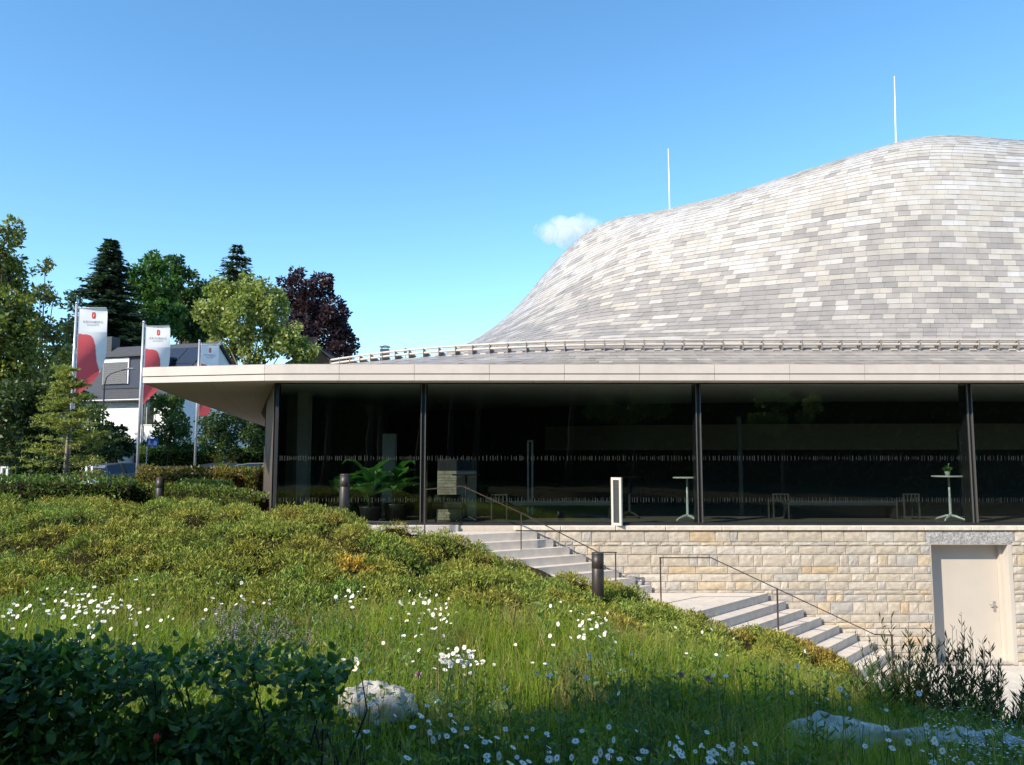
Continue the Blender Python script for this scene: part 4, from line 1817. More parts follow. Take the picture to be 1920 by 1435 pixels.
# ------------------------------------------------------------------ single wild plants
def stalk_plant(name, label, cat, pos, n, height, spread, leaf_len, leaf_w, cols, seed, group=None, upright=.8, per=9, mat=None, r=.004, tip_col=None):
    rnd = random.Random(seed)
    root = empty(name, pos)
    tag(root, label, cat, group)
    st = MB()
    LP, LD, LL = [], [], []
    tips = []
    for k in range(n):
        a = rnd.uniform(0, 2 * math.pi)
        s_ = spread * math.sqrt(rnd.random())
        b = Vector((math.cos(a) * s_ * .5, math.sin(a) * s_ * .5, -.03))
        h = height * rnd.uniform(.6, 1.05) * (1 - .35 * s_ / max(spread, .01))
        t = b + Vector((math.cos(a) * s_ * .7 + rnd.uniform(-.05, .05), math.sin(a) * s_ * .7 + rnd.uniform(-.05, .05), h))
        mid = (b + t) / 2 + Vector((rnd.uniform(-.04, .04), rnd.uniform(-.04, .04), .02))
        st.tube([b, mid, t], [r, r * .8, r * .5], 5, cap=False)
        tips.append(t)
        for j in range(per):
            f = rnd.uniform(.18, 1.0)
            p = (b.lerp(mid, f * 2) if f < .5 else mid.lerp(t, f * 2 - 1))
            aa = rnd.uniform(0, 2 * math.pi)
            LP.append(p)
            LD.append((math.cos(aa), math.sin(aa), upright * rnd.uniform(.6, 1.6)))
            LL.append(leaf_len * rnd.uniform(.6, 1.2) * (1.15 - .5 * f))
    st.build('stems', m_stem, root, (0, 0, 0))
    LP, LD, LL = np.array(LP), unit(np.array(LD)), np.array(LL)
    V, Q = diamonds(LP, LD, side_of(LD), LL, LL * leaf_w, .05)
    obj('foliage', np_mesh('foliage', V, Q, mat=mat or LM, cols=pick_cols(len(LP), cols, .2)), root)
    return root, tips


weed_cols = [(.035, .055, .02), (.05, .07, .025), (.065, .05, .03)]
weeds = [
    (1685, 1160, 14, 'tall dark weed, slimmest tips reaching over the handrail end'),
    (1735, 1200, 12, 'bushy dark weed covering the dark door jamb from below'),
    (1790, 1160, 14, 'tall dark weed standing straight before the beige door'),
    (1838, 1195, 13, 'spreading dark weed below the door handle'),
    (1888, 1262, 9, 'low sprawling weed before the pavement edge beyond the door'),
    (1640, 1225, 10, 'leafy green weed at the foot of the lowest steps'),
]
for i, (u, v, n, lab) in enumerate(weeds):
    Y = 8.6 + .25 * (i % 3)
    t = at(u, v, Y)
    gzv = gzf(t.x, t.y)
    col = weed_cols if i != 5 else [(.05, .10, .025), (.07, .12, .03)]
    stalk_plant('tall_weed', lab, 'weed', (t.x, t.y, gzv), n + 18, (t.z - gzv) * 1.14, .46, .135, .17, col, 50 + i, 'tall weeds before the door', 1.4, 20)

# dock with large pale leaves
g_ = drop(1012, 1215, .1)
root = empty('dock_plant', g_)
tag(root, 'tall dock with big pale green leaves above the meadow grass', 'plant')
rnd = random.Random(6)
mb = MB()
mb.tube([(0, 0, -.02), (.02, 0, .3), (.05, .02, .56)], [.01, .008, .004], 6)
mb.build('stem', m_stem, root, (0, 0, 0))
for k in range(10):
    V, Q, C = [], [], []
    z = .06 + .05 * k
    a = k * 2.4
    big_leaf(V, Q, C, (.02 * z, 0, z), (math.cos(a), math.sin(a), .7), (0, 0, 1), .26 - .016 * k, .085, (.20, .29, .075), .6)
    obj('leaf', np_mesh('leaf', V, Q, mat=LM, cols=np.array(C), smooth=True), root)

# greyish sage with mauve flower spikes
m_mauve = pm('mauve_flower', (.30, .23, .30), var=.2, scale=30, rough=.8)
sage_px = [(400, 1160), (440, 1140), (470, 1175), (510, 1150), (440, 1195), (545, 1190)]
sage_lab = ['grey leaved sage at the far edge of the sage group', 'tallest grey leaved sage with mauve spikes under the juniper', 'broad grey leaved sage in the middle of its group', 'grey leaved sage beside the daisy group under the juniper', 'low grey leaved sage just behind the beech hedge', 'sparse grey leaved sage at the open end of its group']
for i, (u, v) in enumerate(sage_px):
    g_ = drop(u, v, .3)
    root, tips = stalk_plant('sage_plant', sage_lab[i], 'plant', g_, 16, .42, .22, .10, .38, [(.10, .13, .07), (.075, .11, .05), (.12, .14, .09)], 80 + i, 'sage plants under the juniper', .7, 12)
    fl = MB()
    for t in tips:
        for j in range(5):
            c = t + Vector((random.uniform(-.012, .012), random.uniform(-.012, .012), .018 * j - .04))
            fl.lathe([(.001, -.008), (.008, 0), (.001, .008)], c, 5)
    tag(fl.build('flower_spikes', m_mauve, root, (0, 0, 0)), kind='stuff')

# pinkish clover heads
m_clover = pm('clover_head', (.42, .28, .27), var=.2, scale=60, rough=.8)
for i, (u, v, lab) in enumerate(((1277, 1268, 'pinkish clover head, taller of the two in the sunlit grass'), (1328, 1275, 'pinkish clover head, smaller of the two in the sunlit grass'), (785, 1268, 'dull pink clover head between the half-shaded boulder and the daisies'))):
    g_ = drop(u, v, .4)
    root = empty('clover', g_)
    tag(root, lab, 'clover')
    mb = MB()
    mb.tube([(0, 0, -.02), (.01, 0, .2), (0, 0, .39)], .003, 5)
    mb.build('stem', m_stem, root, (0, 0, 0))
    mb = MB()
    rr = random.Random(i)
    for k in range(90):
        d = Vector((rr.gauss(0, 1), rr.gauss(0, 1), rr.gauss(0, 1) + .4)).normalized()
        s_ = d.orthogonal().normalized() * .004
        c = Vector((0, 0, .405)) + d * .008
        mb.quad(c - s_, c + s_, c + d * .022 + s_ * .5, c + d * .022 - s_ * .5)
    mb.build('flower_head', m_clover, root, (0, 0, 0))

# ------------------------------------------------------------------ rocks
def rock(label, c, size, seed, squash=(1, 1, 1), rz=0.0, mat=None):
    rnd = np.random.default_rng(seed)
    import bmesh
    bm = bmesh.new()
    bmesh.ops.create_icosphere(bm, subdivisions=5, radius=1)
    pl = [(unit(rnd.normal(size=(1, 3)))[0], rnd.uniform(.62, .9)) for _ in range(11)]
    for v in bm.verts:
        p = np.array(v.co)
        for nrm, d in pl:
            e = p @ nrm - d
            if e > 0:
                p = p - nrm * e * .92
        from mathutils import noise as N_
        w = N_.fractal(Vector(p * 2.2 + seed), 1.0, 2.0, 5)
        w2 = N_.ridged_multi_fractal(Vector(p * 1.1 + seed * 3), 1.0, 2.0, 4, 1.0, 2.0)
        p = p * (1 + .15 * w + .10 * (w2 - 1))
        v.co = Vector((p[0] * size[0], p[1] * size[1], p[2] * size[2]))
    me = bpy.data.meshes.new('boulder')
    bm.to_mesh(me)
    bm.free()
    me.materials.append(mat)
    me.polygons.foreach_set('use_smooth', [True] * len(me.polygons))
    o = obj('boulder', me, None, c)
    o.rotation_euler = (0, 0, rz)
    tag(o, label, 'rock', 'pale boulders in the meadow')
    return o


m_rock = pm('pale_limestone', (.47, .44, .40), var=.35, scale=7, rough=.92, spec=.15, bump=1.0, bscale=11, stain=(.27, .25, .225), sscale=4)
g_ = drop(705, 1352, .05)
rock('pale boulder half in shade just beyond the end of the beech hedge', (g_.x, g_.y, g_.z + .1), (.31, .26, .22), 8, rz=.1, mat=m_rock)
g_ = drop(930, 1350, .05)
rock('small pale rock nearly hidden by dry grass stems', (g_.x, g_.y + .35, g_.z - .03), (.14, .13, .11), 5, rz=1.0, mat=m_rock)
for i, (u, v, w, d, h, lab) in enumerate(((1565, 1405, .46, .30, .25, 'long grey boulder in shade, first of the row of three'), (1735, 1425, .40, .30, .19, 'rounded grey boulder in shade, middle of the row of three'), (1862, 1436, .44, .3, .20, 'low grey boulder running out of the picture at its lower corner'))):
    g_ = drop(u, v, .04)
    rock(lab, (g_.x, g_.y + .1, g_.z + .06), (w, d, h), 11 + i * 4, rz=(-.25, .15, -.35)[i], mat=m_rock)

# ------------------------------------------------------------------ beech hedge in front
BM_ = leaf_mat('beech_leaf', .4, .35, .45)
HX0, HX1, HYc, HT = -5.2, -.93, 4.45, .30


def hedge_top(x):
    return .44 + .05 * vnoise(x * 3, x * 0, 61) - .05 * np.clip((x + 2.4) / 1.5, 0, 1)


root = empty('beech_hedge', (-2.5, HYc, gzf(-2.5, HYc)))
ho = np.array([-2.5, HYc, gzf(-2.5, HYc)])
tag(root, 'dark leafy beech hedge in the shade at the near edge of the meadow', 'hedge')
n = 21000
x = HX0 + (HX1 - HX0) * RNG.random(n)
hz0 = gz(x, np.full(n, HYc))
tt = RNG.random(n) ** .85
z = hz0 + (hedge_top(x) - hz0) * tt
yy = HYc + RNG.normal(0, .16, n)
# looser outline: clumps, hollows and two see-through gaps
cl = vnoise(x * 3.2, z * 3.2, 62)
k = RNG.random(n) < np.clip(cl * 1.6 - .05, .15, 1)
uu, vv, dd = proj(np.stack([x, yy, z], -1))
for (gu, gv, ru, rv) in ((372, 1310, 42, 30), (500, 1305, 34, 24), (250, 1325, 26, 20)):
    k &= ~(((uu - gu) / ru) ** 2 + ((vv - gv) / rv) ** 2 < 1) | (RNG.random(n) < .08)
x, yy, z = x[k], yy[k], z[k]
n = len(x)
D = rand_dirs(n)
D[:, 1] -= .45
D[:, 2] += .12
D = unit(D)
sides = unit(np.cross(D, np.array([0, -.35, 1.0]) + RNG.normal(size=(n, 3)) * .45))
L = RNG.uniform(.045, .085, n)
Wd = L * RNG.uniform(.5, .66, n)
P = np.stack([x, yy, z], -1) - ho
N = np.cross(D, sides)
Lc, Wc = L[:, None], Wd[:, None]
b0 = P
b1 = P + D * Lc * .33
b2 = P + D * Lc * .68
b3 = P + D * Lc - N * Lc * .10
up = N * Wc * .16
V = np.stack([b0, b1 + sides * Wc * .48 + up, b2 + sides * Wc * .40 + up, b3, b2 - sides * Wc * .40 + up, b1 - sides * Wc * .48 + up], 1).reshape(-1, 3)
o = np.arange(n) * 6
Q = np.concatenate([np.stack([o, o + 1, o + 2, o + 3], -1), np.stack([o, o + 3, o + 4, o + 5], -1)])
c = pick_cols(n, [(.05, .105, .022, 3), (.07, .13, .025, 2), (.10, .155, .03, 1.2), (.035, .08, .02, 2)], .2)
obj('foliage', np_mesh('foliage', V, Q, mat=BM_, cols=np.concatenate([c, c])), root)
mb = MB()
rr = random.Random(9)
m_twig = pm('beech_twig', (.05, .04, .03), var=.2, rough=.8)
for k in range(70):
    x0 = rr.uniform(HX0, HX1)
    p = Vector((x0, HYc + rr.uniform(-.1, .1), gzf(x0, HYc) - .05))
    pts = [p]
    for j in range(4):
        p = p + Vector((rr.uniform(-.09, .09), rr.uniform(-.06, .06), .21))
        pts.append(p)
    mb.tube(pts, [.011, .009, .007, .005, .003], 5, cap=False)
mb.build('branches', m_twig, root, ho)

# poppy bud before the hedge
m_poppy = pm('poppy_red', (.55, .035, .015), var=.15, rough=.6)
p = at(293, 1386, 4.05)
gzv = gzf(p.x, p.y)
root = empty('poppy', (p.x, p.y, gzv))
tag(root, 'single red poppy bud glowing before the dark hedge', 'poppy')
h = p.z - gzv
mb = MB()
mb.tube([(0, 0, -.02), (.01, 0, h * .5), (0, 0, h - .018)], .0025, 5)
mb.build('stem', m_stem, root, (0, 0, 0))
for k in range(4):
    mb = MB()
    a0 = k * math.pi / 2 + .3
    ring = []
    for zz, rr_ in ((-.018, .004), (-.006, .012), (.008, .0145), (.02, .011), (.027, .006)):
        ring.append([Vector((math.cos(a0 + da) * rr_ * (1 + .1 * (k % 2)), math.sin(a0 + da) * rr_ * (1 + .1 * (k % 2)), h + zz)) for da in (-.9, -.3, .3, .9)])
    for r0, r1 in zip(ring[:-1], ring[1:]):
        for j in range(3):
            mb.quad(r0[j], r0[j + 1], r1[j + 1], r1[j])
    mb.build('petal', m_poppy, root, (0, 0, 0), True)
# ------------------------------------------------------------------ trees
m_bark = pm('bark', (.07, .055, .04), var=.3, scale=10, rough=.95, bump=.8, bscale=30)
m_barkl = pm('bark_pale', (.24, .21, .17), var=.25, scale=14, rough=.9, bump=.5, bscale=40)


def lobes_leaves(lobes, n, size, aspect=.6, sub=7, shell=.55, flat=.35):
    """Leaf positions and axes through a crown made of lobes, each broken into smaller clumps."""
    C, Rr = [], []
    for (c, r) in lobes:
        c = np.array(c)
        C.append(c)
        Rr.append(r * .72)
        for _ in range(sub):
            d = rand_dirs(1)[0]
            d[2] = d[2] * .9 + .1
            rr = r * RNG.uniform(.22, .45)
            C.append(c + d * (r - rr * .35) * RNG.uniform(.75, 1.1))
            Rr.append(rr)
    C, Rr = np.array(C), np.array(Rr)
    w = Rr ** 2.1
    k = RNG.choice(len(C), n, p=w / w.sum())
    d = rand_dirs(n)
    rad = Rr[k] * (shell + (1 - shell) * RNG.random(n) ** .6) * RNG.uniform(.85, 1.12, n)
    P = C[k] + d * rad[:, None]
    D = unit(d * .6 + RNG.normal(size=(n, 3)) * .7 + np.array([0, 0, -.15]))
    L = size * RNG.uniform(.6, 1.25, n)
    return P, D, L, L * aspect


def tree(name, label, group, base, lobes, n, size, pal, seed, trunk_r=.25, aspect=.6, bark=None, sub=7, limbs=True, shell=.5, cat='tree'):
    global RNG
    RNG = np.random.default_rng(seed)
    rnd = random.Random(seed)
    root = empty(name, base)
    tag(root, label, cat, group)
    b = Vector(base)
    cen = sum((Vector(c) for c, r in lobes), Vector()) / len(lobes)
    mb = MB()
    top = max(c[2] for c, r in lobes)
    fork = b.lerp(Vector((cen.x, cen.y, cen.z)), .62)
    pts = [b - Vector((0, 0, .2)), b.lerp(fork, .4) + Vector((rnd.uniform(-.1, .1), 0, 0)), fork, Vector((cen.x, cen.y, (cen.z + top) / 2))]
    mb.tube(pts, [trunk_r * 1.1, trunk_r * .85, trunk_r * .5, trunk_r * .08], 9)
    mb.build('trunk', bark or m_bark, root, b, True)
    if limbs:
        mb = MB()
        for c, r in lobes:
            c = Vector(c)
            s_ = b.lerp(fork, rnd.uniform(.7, 1.0))
            mid = s_.lerp(c, .5) + Vector((0, 0, rnd.uniform(-.1, .3)))
            mb.tube([s_, mid, c, c + Vector((rnd.uniform(-.3, .3), rnd.uniform(-.3, .3), r * .6))], [trunk_r * .3, trunk_r * .17, trunk_r * .08, trunk_r * .02], 6, cap=False)
        mb.build('limbs', bark or m_bark, root, b, True)
    P, D, L, W = lobes_leaves(lobes, n, size, aspect, sub, shell)
    V, Q = diamonds(P - np.array(b), D, side_of(D), L, W, .08)
    obj('crown', np_mesh('crown', V, Q, mat=LM, cols=pick_cols(len(P), pal, .22)), root)
    return root


def plobes(px, Y, dj=.5, seed=0):
    rnd = random.Random(seed)
    out = []
    for (u, v, r) in px:
        rm = r * Y / FPX
        out.append((tuple(at(u, v, Y + rnd.uniform(-dj, dj) * rm * 1.2)), rm))
    return out


def gnd(u, v, Y):
    p = at(u, v, Y)
    return (p.x, p.y, gzf(p.x, p.y))


grp = 'trees behind the flags'
# sunlit broadleaf at the picture edge
tree('broadleaf_tree', 'tall sunlit broadleaf tree rising at the picture edge beside the flags', grp, gnd(-30, 880, 42),
     plobes([(8, 450, 38), (-30, 520, 60), (20, 520, 36), (-10, 620, 70), (45, 600, 34), (30, 680, 50), (-20, 760, 80), (5, 490, 34), (15, 570, 44), (40, 640, 44)], 42, seed=1), 14000, .28,
     [(.12, .14, .03, 2), (.16, .17, .04, 1), (.06, .085, .025, 2)], 101, .35)
tree('broadleaf_tree', 'open broadleaf tree with bare branches showing sky, beside the edge tree', grp, gnd(70, 880, 46),
     plobes([(85, 500, 18), (75, 548, 22), (100, 560, 20), (60, 600, 26), (92, 625, 30), (115, 660, 26), (70, 690, 40), (40, 560, 14), (120, 700, 36), (30, 720, 50)], 46, seed=2), 5600, .24,
     [(.07, .09, .03), (.09, .11, .03), (.05, .065, .025)], 102, .22, shell=.2)
tree('broadleaf_tree', 'broadleaf tree just outside the picture beside the edge tree', grp, gnd(-190, 880, 44),
     plobes([(-190, 540, 70), (-140, 620, 70), (-250, 620, 80), (-190, 700, 90), (-110, 720, 60), (-280, 740, 80), (-200, 800, 80)], 44, seed=8), 9000, .3,
     [(.10, .13, .03), (.06, .09, .025)], 108, .35)
tree('dark_tree', 'dark broadleaf mass low behind the first flag', grp, gnd(60, 890, 40),
     plobes([(20, 760, 60), (80, 770, 55), (130, 730, 45), (40, 840, 60), (110, 840, 55), (160, 800, 45), (185, 840, 36), (130, 680, 40), (90, 882, 26), (140, 876, 26), (185, 872, 22), (30, 885, 26)], 40, seed=3), 13000, .26,
     [(.03, .05, .02), (.04, .065, .022), (.05, .07, .025)], 103, .3)
tree('broadleaf_tree', 'rich green broadleaf tree with a lobed top behind the second flag', grp, gnd(290, 860, 72),
     plobes([(285, 498, 26), (258, 525, 26), (300, 540, 34), (265, 580, 36), (310, 600, 38), (270, 640, 38), (240, 620, 24)], 72, seed=4), 9000, .42,
     [(.045, .10, .025, 2), (.06, .125, .03, 2), (.03, .07, .02)], 104, .4)
tree('broadleaf_tree', 'dark green twin-topped tree between the lobed tree and the pine', grp, gnd(335, 860, 76),
     plobes([(327, 492, 16), (340, 515, 26), (325, 550, 28), (350, 565, 28), (335, 610, 34), (380, 540, 22), (395, 580, 30), (370, 620, 34)], 76, seed=5), 7500, .42,
     [(.035, .07, .022, 2), (.045, .09, .025), (.025, .05, .018)], 105, .4)
tree('light_green_tree', 'light yellow-green tree in full sun above the white house gable', grp, gnd(470, 850, 60),
     plobes([(420, 560, 34), (460, 550, 38), (500, 560, 36), (400, 600, 34), (450, 605, 46), (510, 600, 40), (540, 640, 38), (565, 665, 28), (480, 650, 46), (420, 650, 36), (385, 575, 18)], 60, seed=6), 11000, .34,
     [(.17, .20, .05, 2), (.21, .23, .075, 1.5), (.10, .13, .035, 2), (.30, .31, .13, .5)], 106, .3, bark=m_barkl, shell=.4)
tree('copper_beech', 'dark purple copper beech standing tallest behind the eave', grp, gnd(590, 850, 80),
     plobes([(555, 540, 32), (600, 535, 30), (575, 580, 44), (625, 580, 34), (610, 625, 46), (645, 645, 28), (560, 620, 40), (530, 560, 20), (635, 665, 28)], 80, seed=7), 12000, .42,
     [(.028, .016, .024, 2), (.045, .022, .032, 1.5), (.018, .012, .018)], 107, .5, shell=.6)

tree('dark_tree', 'dark leafy tree filling the gap behind spruce and twin-topped tree', grp, gnd(300, 860, 88),
     plobes([(150, 620, 34), (215, 590, 36), (235, 640, 36), (380, 560, 30), (400, 610, 36), (360, 640, 36), (500, 590, 30), (140, 560, 16)], 88, seed=9), 8000, .5,
     [(.028, .05, .022), (.035, .06, .025)], 109, .4)

# conifers
def conifer(name, label, base, top, radius, n_wh, per, col, seed, droop=.25, sparse=0.0, card=.5, low=0.04, bark=None, parts=None):
    rnd = random.Random(seed)
    rg = np.random.default_rng(seed)
    root = empty(name, base)
    tag(root, label, 'tree', grp)
    b = Vector(base)
    H = top - base[2]
    mb = MB()
    mb.tube([(0, 0, -.2), (0, 0, H * .5), (0, 0, H)], [H * .022, H * .013, .02], 8)
    mb.build('trunk', bark or m_bark, root, (0, 0, 0), True)
    br = MB()
    LP, LD, LS, LL = [], [], [], []
    for w in range(n_wh):
        f = low + (1 - low) * (w + rnd.random() * .6) / n_wh
        rad = radius * (1 - f) ** .85 * rnd.uniform(.75, 1.12) + .12
        for k in range(per):
            if rnd.random() < sparse:
                continue
            a = rnd.uniform(0, 2 * math.pi)
            ln = rad * rnd.uniform(.65, 1.1)
            d = Vector((math.cos(a), math.sin(a), 0))
            p0 = Vector((0, 0, f * H))
            p1 = p0 + d * ln * .55 + Vector((0, 0, -droop * ln * .35))
            p2 = p0 + d * ln + Vector((0, 0, -droop * ln * .45 + .06 * ln))
            br.tube([p0, p1, p2], [.03 + .008 * ln, .02, .008], 4, cap=False)
            m_ = max(3, int(ln / card * 3.2))
            sd = Vector((-d.y, d.x, 0))
            for j in range(m_):
                t = (j + rnd.random()) / m_
                p = p0.lerp(p1, t * 2) if t < .5 else p1.lerp(p2, t * 2 - 1)
                for s_ in (-1, 1):
                    dv = (d * rnd.uniform(.5, 1) + sd * s_ * rnd.uniform(.4, 1.1) + Vector((0, 0, rnd.uniform(-.45, .12)))).normalized()
                    LP.append(p)
                    LD.append(dv)
                    LL.append(card * rnd.uniform(.6, 1.2) * (1.15 - .4 * t))
    br.build('branches', bark or m_bark, root, (0, 0, 0))
    LP, LD, LL = np.array(LP), np.array(LD), np.array(LL)
    global RNG
    RNG = rg
    up = np.array([0, 0, 1.0]) + rg.normal(size=LD.shape) * .5
    V, Q = diamonds(LP, LD, unit(np.cross(LD, up)), LL, LL * .42, -.06)
    obj('crown', np_mesh('crown', V, Q, mat=LM, cols=pick_cols(len(LP), col, .25)), root)
    return root


b = gnd(188, 870, 66)
conifer('spruce_tree', 'dense blue-green spruce with a pointed top behind the first flag', b, at(188, 446, 66).z, 8.6, 46, 15, [(.022, .042, .032), (.03, .055, .038), (.018, .032, .026)], 201, .45, card=.6, low=.42)
b = gnd(432, 860, 84)
conifer('spruce_tree', 'sparse dark spruce with a ragged top above the light green tree', b, at(432, 458, 84).z, 12.0, 28, 11, [(.028, .05, .03), (.02, .035, .024)], 202, .2, sparse=.2, card=.65, low=.6)

# young larch in front of the flags
def larch():
    rnd = random.Random(31)
    Y = 24
    t = at(118, 690, Y)
    b0 = at(120, 920, Y)
    z0 = gzf(b0.x, Y)
    root = empty('larch_tree', (b0.x, Y, z0))
    tag(root, 'young airy larch with pale trunk standing before the first flag', 'tree')
    H = t.z - z0
    mb = MB()
    mb.tube([(0, 0, -.1), (.02, 0, H * .3), (.04, 0, H * .55), (.0, 0, H * .8), (-.02, 0, H)], [.075, .062, .045, .025, .008], 8)
    mb.build('trunk', m_barkl, root, (0, 0, 0), True)
    br = MB()
    LP, LD, LL = [], [], []

    def tuft(p, d, k=3):
        for _ in range(k):
            v = (Vector(d) * .5 + Vector((rnd.gauss(0, .6), rnd.gauss(0, .6), rnd.gauss(.15, .5)))).normalized()
            LP.append(tuple(p))
            LD.append(tuple(v))
            LL.append(rnd.uniform(.06, .13))
    for w in range(62):
        f = .22 + .78 * (w / 62) ** .9
        ln = (1.62 * (1 - abs(f - .36) * .6) * (1 - max(0, f - .36) * 1.15)) * rnd.uniform(.65, 1.1)
        ln = max(ln, .25)
        a = rnd.uniform(0, 2 * math.pi)
        d = Vector((math.cos(a), math.sin(a), rnd.uniform(-.05, .25)))
        p = Vector((.03, 0, f * H))
        pts = [p]
        sg = 6
        for j in range(sg):
            d = (d + Vector((rnd.uniform(-.12, .12), rnd.uniform(-.12, .12), rnd.uniform(-.10, .12)))).normalized()
            p = p + d * (ln / sg)
            pts.append(p)
        br.tube(pts, [.016, .013, .011, .009, .007, .005, .003], 4, cap=False)
        for j in range(sg):
            for m_ in range(4):
                q = pts[j].lerp(pts[j + 1], rnd.random())
                tuft(q, d, 2)
                if m_ < 2 and j > 0:
                    sd = Vector((-d.y, d.x, 0)) * rnd.choice((-1, 1)) + d * .6 + Vector((0, 0, rnd.uniform(-.3, .1)))
                    e = q + sd.normalized() * rnd.uniform(.12, .38)
                    br.tube([q, e], [.005, .002], 3, cap=False)
                    for h in range(6):
                        tuft(q.lerp(e, (h + 1) / 6), sd, 3)
    br.build('branches', m_bark, root, (0, 0, 0))
    LP_, LD_, LL_ = np.array(LP), np.array(LD), np.array(LL)
    V, Q = diamonds(LP_, LD_, side_of(LD_), LL_, LL_ * .28)
    obj('crown', np_mesh('crown', V, Q, mat=LM, cols=pick_cols(len(LP_), [(.17, .19, .045), (.21, .22, .06), (.12, .145, .035)], .2)), root)


larch()

# shrubs before the house
for i, (px, Y, pal, n, lab) in enumerate((
    ([(310, 760, 26), (330, 790, 30), (308, 815, 26), (340, 830, 26), (322, 750, 16)], 47, [(.06, .10, .025), (.08, .125, .03), (.04, .07, .02)], 4200, 'leafy shrub climbing the white house wall beside its window'),
    ([(400, 790, 26), (440, 800, 34), (395, 825, 30), (470, 815, 30), (430, 840, 26), (490, 835, 22), (490, 790, 14)], 45, [(.04, .07, .022), (.06, .095, .028), (.03, .05, .018)], 5200, 'dark rounded shrub under the soffit beyond the third flagpole'),
    ([(205, 815, 22), (195, 845, 26), (232, 835, 24)], 44, [(.022, .04, .016), (.03, .05, .02)], 3800, 'very dark shrub between the first two flagpoles'),
    ([(300, 850, 18), (272, 848, 16), (320, 845, 16)], 50, [(.03, .05, .02), (.04, .065, .025)], 2000, 'small dark shrub under the house window'),
)):
    tree('garden_shrub', lab, 'shrubs before the house', gnd(px[0][0], 880, Y), plobes(px, Y, seed=20 + i), n, .2, pal, 300 + i, .06, sub=6, cat='shrub')


# clipped hedges
def box_hedge(label, pts, h, w, leaf, n, pal, seed, rnd_top=.5, group='clipped hedges below the flags'):
    """Hedge along a plan polyline: dense leaf skin over a dark core. pts: (x, y), h: height above the ground."""
    rg = np.random.default_rng(seed)
    P = np.array(pts, float)
    sg = np.concatenate([[0], np.cumsum(np.linalg.norm(np.diff(P, axis=0), axis=1))])
    mid = P.mean(0)
    z0 = gzf(*mid)
    root = empty('clipped_hedge', (mid[0], mid[1], z0))
    o = np.array([mid[0], mid[1], z0])
    tag(root, label, 'hedge', group)

    def frame(s):
        x, y = np.interp(s, sg, P[:, 0]), np.interp(s, sg, P[:, 1])
        e = .05
        tx = np.interp(s + e, sg, P[:, 0]) - np.interp(s - e, sg, P[:, 0])
        ty = np.interp(s + e, sg, P[:, 1]) - np.interp(s - e, sg, P[:, 1])
        l = np.maximum(np.hypot(tx, ty), 1e-6)
        return x, y, tx / l, ty / l
    s = rg.uniform(0, sg[-1], n)
    x, y, tx, ty = frame(s)
    # superellipse section: a = angle over the top
    a = rg.uniform(-.15, np.pi + .15, n)
    ca, sa = np.cos(a), np.sin(a)
    pw = .45
    cx = np.sign(ca) * np.abs(ca) ** pw * w / 2
    cz = np.where(sa > 0, np.abs(sa) ** pw, -np.abs(sa))
    hh = h * (1 + .07 * (vnoise(s * 1.3, s * 0, seed) - .5) * 2)
    low = rg.random(n) < .5
    cz = np.where(low, rg.random(n) * np.clip(cz, .2, 1), cz)
    cx = cx * (1 + .08 * rg.normal(size=n))
    end = np.minimum(s, sg[-1] - s)
    shrink = np.clip(end / .25, .4, 1)
    X = x - ty * cx * shrink
    Y = y + tx * cx * shrink
    Z = gz(X, Y) + np.maximum(.02, cz * hh * (.9 + .1 * shrink)) + rg.normal(size=n) * leaf * .35
    nrm = unit(np.stack([-ty * ca, tx * ca, sa + .2], -1) + rg.normal(size=(n, 3)) * .55)
    global RNG
    RNG = rg
    L = leaf * rg.uniform(.6, 1.3, n)
    V, Q = diamonds(np.stack([X, Y, Z], -1) - o, nrm, side_of(nrm), L, L * .5, .06)
    obj('foliage', np_mesh('foliage', V, Q, mat=LM, cols=pick_cols(n, pal, .22)), root)
    # solid core, the hedge's inner shade put into its dark colour
    mb = MB()
    ss = np.linspace(.12, sg[-1] - .12, max(3, int(sg[-1] / .6)))
    rings = []
    for t in ss:
        x_, y_, tx_, ty_ = [float(v) for v in frame(np.array(t))]
        ring = []
        for q_, zf in ((-.40, 0), (-.40, .75), (-.25, .92), (.25, .92), (.40, .75), (.40, 0)):
            ring.append(Vector((x_ - ty_ * w * q_, y_ + tx_ * w * q_, gzf(x_, y_) - .05 + h * zf)))
        rings.append(ring)
    for r0, r1 in zip(rings[:-1], rings[1:]):
        for j in range(6):
            mb.quad(r0[j], r1[j], r1[(j + 1) % 6], r0[(j + 1) % 6])
    mb.poly(rings[0])
    mb.poly(rings[-1][::-1])
    mb.build('branches', m_core, root, o)
    return root


def hp(u, Y):
    p = at(u, 890, Y)
    return (p.x, Y)


def hh_(u, v, Y):
    p = at(u, v, Y)
    return p.z - gzf(p.x, p.y)


gl = [(.075, .115, .028), (.10, .145, .035), (.05, .08, .022)]
br_ = [(.17, .115, .035), (.13, .12, .03), (.10, .10, .028)]
dk = [(.03, .065, .022), (.045, .085, .026)]
box_hedge('leafy green hedge behind the larch trunk and first flagpole', [hp(-520, 19.5), hp(60, 19.8), hp(262, 20.5)], hh_(100, 898, 19.8), 1.3, .09, 15000, gl, 401)
box_hedge('bronze-topped hedge before the parked cars and third flagpole', [hp(262, 27), hp(350, 27), hp(455, 27)], hh_(350, 881, 27), 1.5, .11, 5500, br_, 402)
box_hedge('small dark green clipped hedge block beside the short bollard', [hp(338, 22), hp(440, 22)], hh_(390, 904, 22), .8, .08, 3800, dk, 403)
box_hedge('bronze hedge beside the bronze end wall of the hall', [hp(400, 31), hp(480, 31), hp(500, 31)], hh_(460, 876, 31), 1.5, .11, 3600, br_[::-1] + gl, 404)
